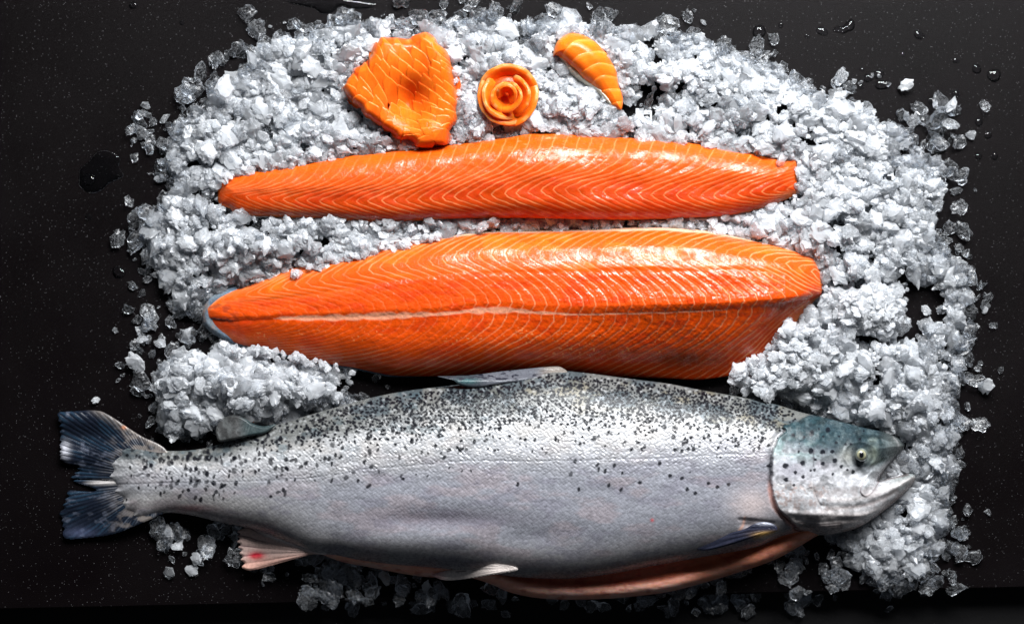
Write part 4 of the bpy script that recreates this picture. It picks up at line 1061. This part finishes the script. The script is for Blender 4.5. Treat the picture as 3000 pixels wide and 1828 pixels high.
# protos for the single pieces, three clearness grades each
LOOKS = [('frosted white', .42), ('milky', .56), ('clear glassy', .76)]
PM = {}
def proto_mesh(p, g):
    if (p, g) not in PM:
        v = PR3[p]*S
        PM[(p, g)] = mk_mesh('ice_chunk', v, None, ICO2[1], None, {'clear': np.full(len(v), LOOKS[g][1])}, False, M_ice)
    return PM[(p, g)]
def where(x, y):
    x /= 1.218; y /= 1.218
    if y > 1230 and x < 620: return 'in shadow below the salmon tail'
    if y > 1330 or (y > 1250 and x < 1950): return 'in dark shadow below the salmon belly'
    if x > 1940 and y > 1150: return 'right of the open salmon jaw'
    if x > 1750 and y > 930: return 'heaped above the salmon head'
    if x > 1750 and y > 770: return 'at the lower right corner of the broad fillet'
    if x > 1900 and y > 480: return 'right of the blunt end of the broad fillet'
    if x > 1900: return 'right of the blunt end of the upper fillet'
    if y > 760: return 'between the broad fillet and the adipose fin'
    if 525 < y: return 'left of or between the two long fillets'
    if x < 560: return 'at the left end of the upper fillet'
    if y < 90: return 'along the far rim of the ice, behind the slices'
    if x < 880: return 'left of the fan of salmon slices'
    if x < 1340: return 'around the salmon rose'
    return 'around the nigiri'
def put_chunk(x, y, z, r, cl, p, label=None, group=None, name='ice_chunk', rot=None):
    g = 0 if cl < .46 else (1 if cl < .64 else 2)
    o = bpy.data.objects.new(name, proto_mesh(p, g)); C.objects.link(o)
    k = 1-z/D0
    R = rotm(.35)
    v = (PR3[p]@R.T)[:, 2].min()*r*1.12
    lo = -70 if z < -20 else 0
    if z+v < lo+.5: z = lo+.5-v
    o.location = ((x-CX)*k*S, -(y-CY)*k*S, z*S)
    o.rotation_euler = Matrix(R.tolist()).to_euler(); o.scale = (r*1.12,)*3
    w = where(x, y)
    o['label'] = label or f"{'large' if r > 25 else 'mid-sized'} {LOOKS[g][0]} chunk of ice {w}"
    o['category'] = 'ice chunk'
    o['group'] = group or 'ice chunks '+w
    return o
for i in big: put_chunk(*chips[i][:6])
# the clump, one thing
cl_o = merged('ice_clump', clump, PR3, ICO2[1], label='big round white clump of frozen-together ice beside the black gap at the right', category='ice clump')
singles = [  # x, y (photo, 2463 wide), r, clear, label
 (545,212,34,.42,'very large smooth oval lump of ice on the upper left rim of the bed'),
 (2372,925,20,.5,'lone round ice chunk on bare slab at the far right, beside the bed'),
 (2370,747,10,.6,'small lone ice bit on the bare slab at the far right'),
 (2285,252,19,.55,'clear ice chunk apart from the bed at its upper right corner'),
 (2338,325,15,.7,'melting ice bit among water drops at the right'),
 (330,872,24,.4,'pale angular ice chunk sticking out at the left of the bed, above the tail'),
 (232,962,9,.55,'small bluish ice bit alone on the slab above the tail fin'),
 (345,815,15,.72,'dark clear ice lump left of the tail end of the broad fillet'),
 (385,825,17,.72,'wet clear ice lump touching the gap left of the broad fillet'),
 (450,803,19,.62,'grey ice chunk just below the tip of the broad fillet'),
 (383,430,17,.7,'glassy ice chunk on the black slab left of the upper fillet tip'),
 (350,255,12,.8,'faint clear ice bit above the small left outcrop of ice'),
 (408,1372,17,.72,'dim ice chunk lowest below the tail'),
 (475,1340,18,.6,'dim ice chunk below the peduncle, right of the lowest one'),
 (460,1372,14,.6,'dim ice chip beside the lowest ice below the tail'),
 (405,1280,20,.6,'dim ice chunk right under the root of the tail'),
 (430,1312,15,.6,'small dim ice chunk in the middle below the tail'),
 (925,1385,20,.6,'dim ice chunk alone under the pelvic fin'),
 (1025,1410,18,.6,'dim ice chunk below the belly, right of the lone one'),
 (2180,205,18,.6,'clear chunk poking out at the top right rim'),
]
for k, (x, y, r, c_, lab) in enumerate(singles):
    put_chunk(x*1.218, y*1.218, 84 if k == 0 else r*.5, r*1.218, c_, (k*5+3) % NPROTO, lab, 'single ice pieces around the bed')

# ------------------------------------------------------------------ water on the slab
def drop(poly, h, label, name='water_drop', group='water drops on the slab'):
    poly = np.array(poly); c = poly.mean(0); R = min(np.ptp(poly[:, 0]), np.ptp(poly[:, 1]))/2
    o = blob(name, poly, max(R/9, .9), lambda X, Y, D: .3+h*(1-(1-np.clip(D/R, 0, 1))**2)**.5, lambda X, Y, D: .2-0*X, lambda X, Y, D, Z: np.zeros(X.shape+(3,))+.5, M_water)
    o['label'] = label; o['category'] = 'water drop'; o['group'] = group
drops = [(1827,76,16,15,0,'large round water drop above the ice at the top, leftmost of the drops there'),
 (1878,61,6,6,0,'tiny water drop right of the large round one at the top'),
 (1942,88,6,5,0,'tiny water drop between the large round one and the slanted one at the top'),
 (1978,76,15,9,.4,'slanted water drop left of the long irregular drop at the top'),
 (2212,84,14,9,.5,'oval water drop alone in the upper right of the bare slab'),
 (2172,132,5,5,0,'tiny water drop below left of the lone oval drop'),
 (2391,181,17,15,.2,'large round water drop near the right edge of the slab'),
 (2350,166,12,10,.9,'smaller water drop just left of the large round one near the right edge'),
 (2088,188,11,10,0,'left drop of a tight group of three above the ice'),
 (2114,178,13,11,0,'topmost drop of a tight group of three above the ice'),
 (2124,203,19,11,0,'wide lowest drop of a tight group of three above the ice'),
 (2072,208,7,6,0,'small drop left of the tight group of three'),
 (2074,168,4,4,0,'very small drop above left of the tight group of three'),
 (2299,226,10,8,.5,'water drop above the upper right corner of the ice'),
 (2240,243,7,9,.3,'faint drop at the upper right rim of the ice'),
 (2355,293,9,10,0,'water drop right of the upper right ice, above the melting bit'),
 (2376,325,9,8,0,'water drop right of the melting ice bit'),
 (2353,376,9,8,.4,'left of two small drops below the melting ice bit'),
 (2393,376,8,9,0,'right of two small drops below the melting ice bit'),
 (2300,146,9,6,.3,'faint flat drop above left of the large one near the right edge'),
 (213,522,8,8,0,'small drop just under the puddle at the left'),
 (286,655,16,13,.3,'flat drop on the slab left of the ice, between the two fillet tips'),
 (321,13,11,8,0,'drop near the top edge of the slab, upper left'),
 (438,55,6,6,0,'small faint drop in the upper left of the slab')]
rr_ = np.random.default_rng(9)
for (x, y, a_, b_, an, lab) in drops:
    p = circ(x*1.218, y*1.218, a_*1.218, 28, b_*1.218, an)
    p = p+np.stack([np.sin(np.arange(28)*.45+x), np.cos(np.arange(28)*.45+y)], -1)*a_*.08
    drop(p, min(a_, b_)*.75, lab)
drop(smooth(V_([(2004,72),(2012,64),(2028,62),(2038,52),(2050,46),(2056,58),(2054,70),(2044,74),(2030,80),(2014,76)]), 5), 12, 'long irregular water drop at the top, right of the slanted one')
drop(smooth(V_([(190,430),(192,408),(210,392),(232,368),(252,362),(275,370),(290,382),(286,396),(292,412),(297,424),(280,434),(262,442),(245,458),(222,466),(202,458),(190,445)]), 5), 4, 'flat irregular puddle of water on the slab left of the ice', 'puddle')
drop(circ(214*1.218, 432*1.218, 20, 28, 17), 13, 'raised water bead standing in the puddle at the left')
drop(smooth(V_([(690,4),(720,-6),(790,-8),(860,2),(905,10),(890,20),(850,22),(820,14),(800,30),(775,34),(758,22),(730,16)]), 5), 5, 'thin puddle at the top edge behind the ice', 'puddle')
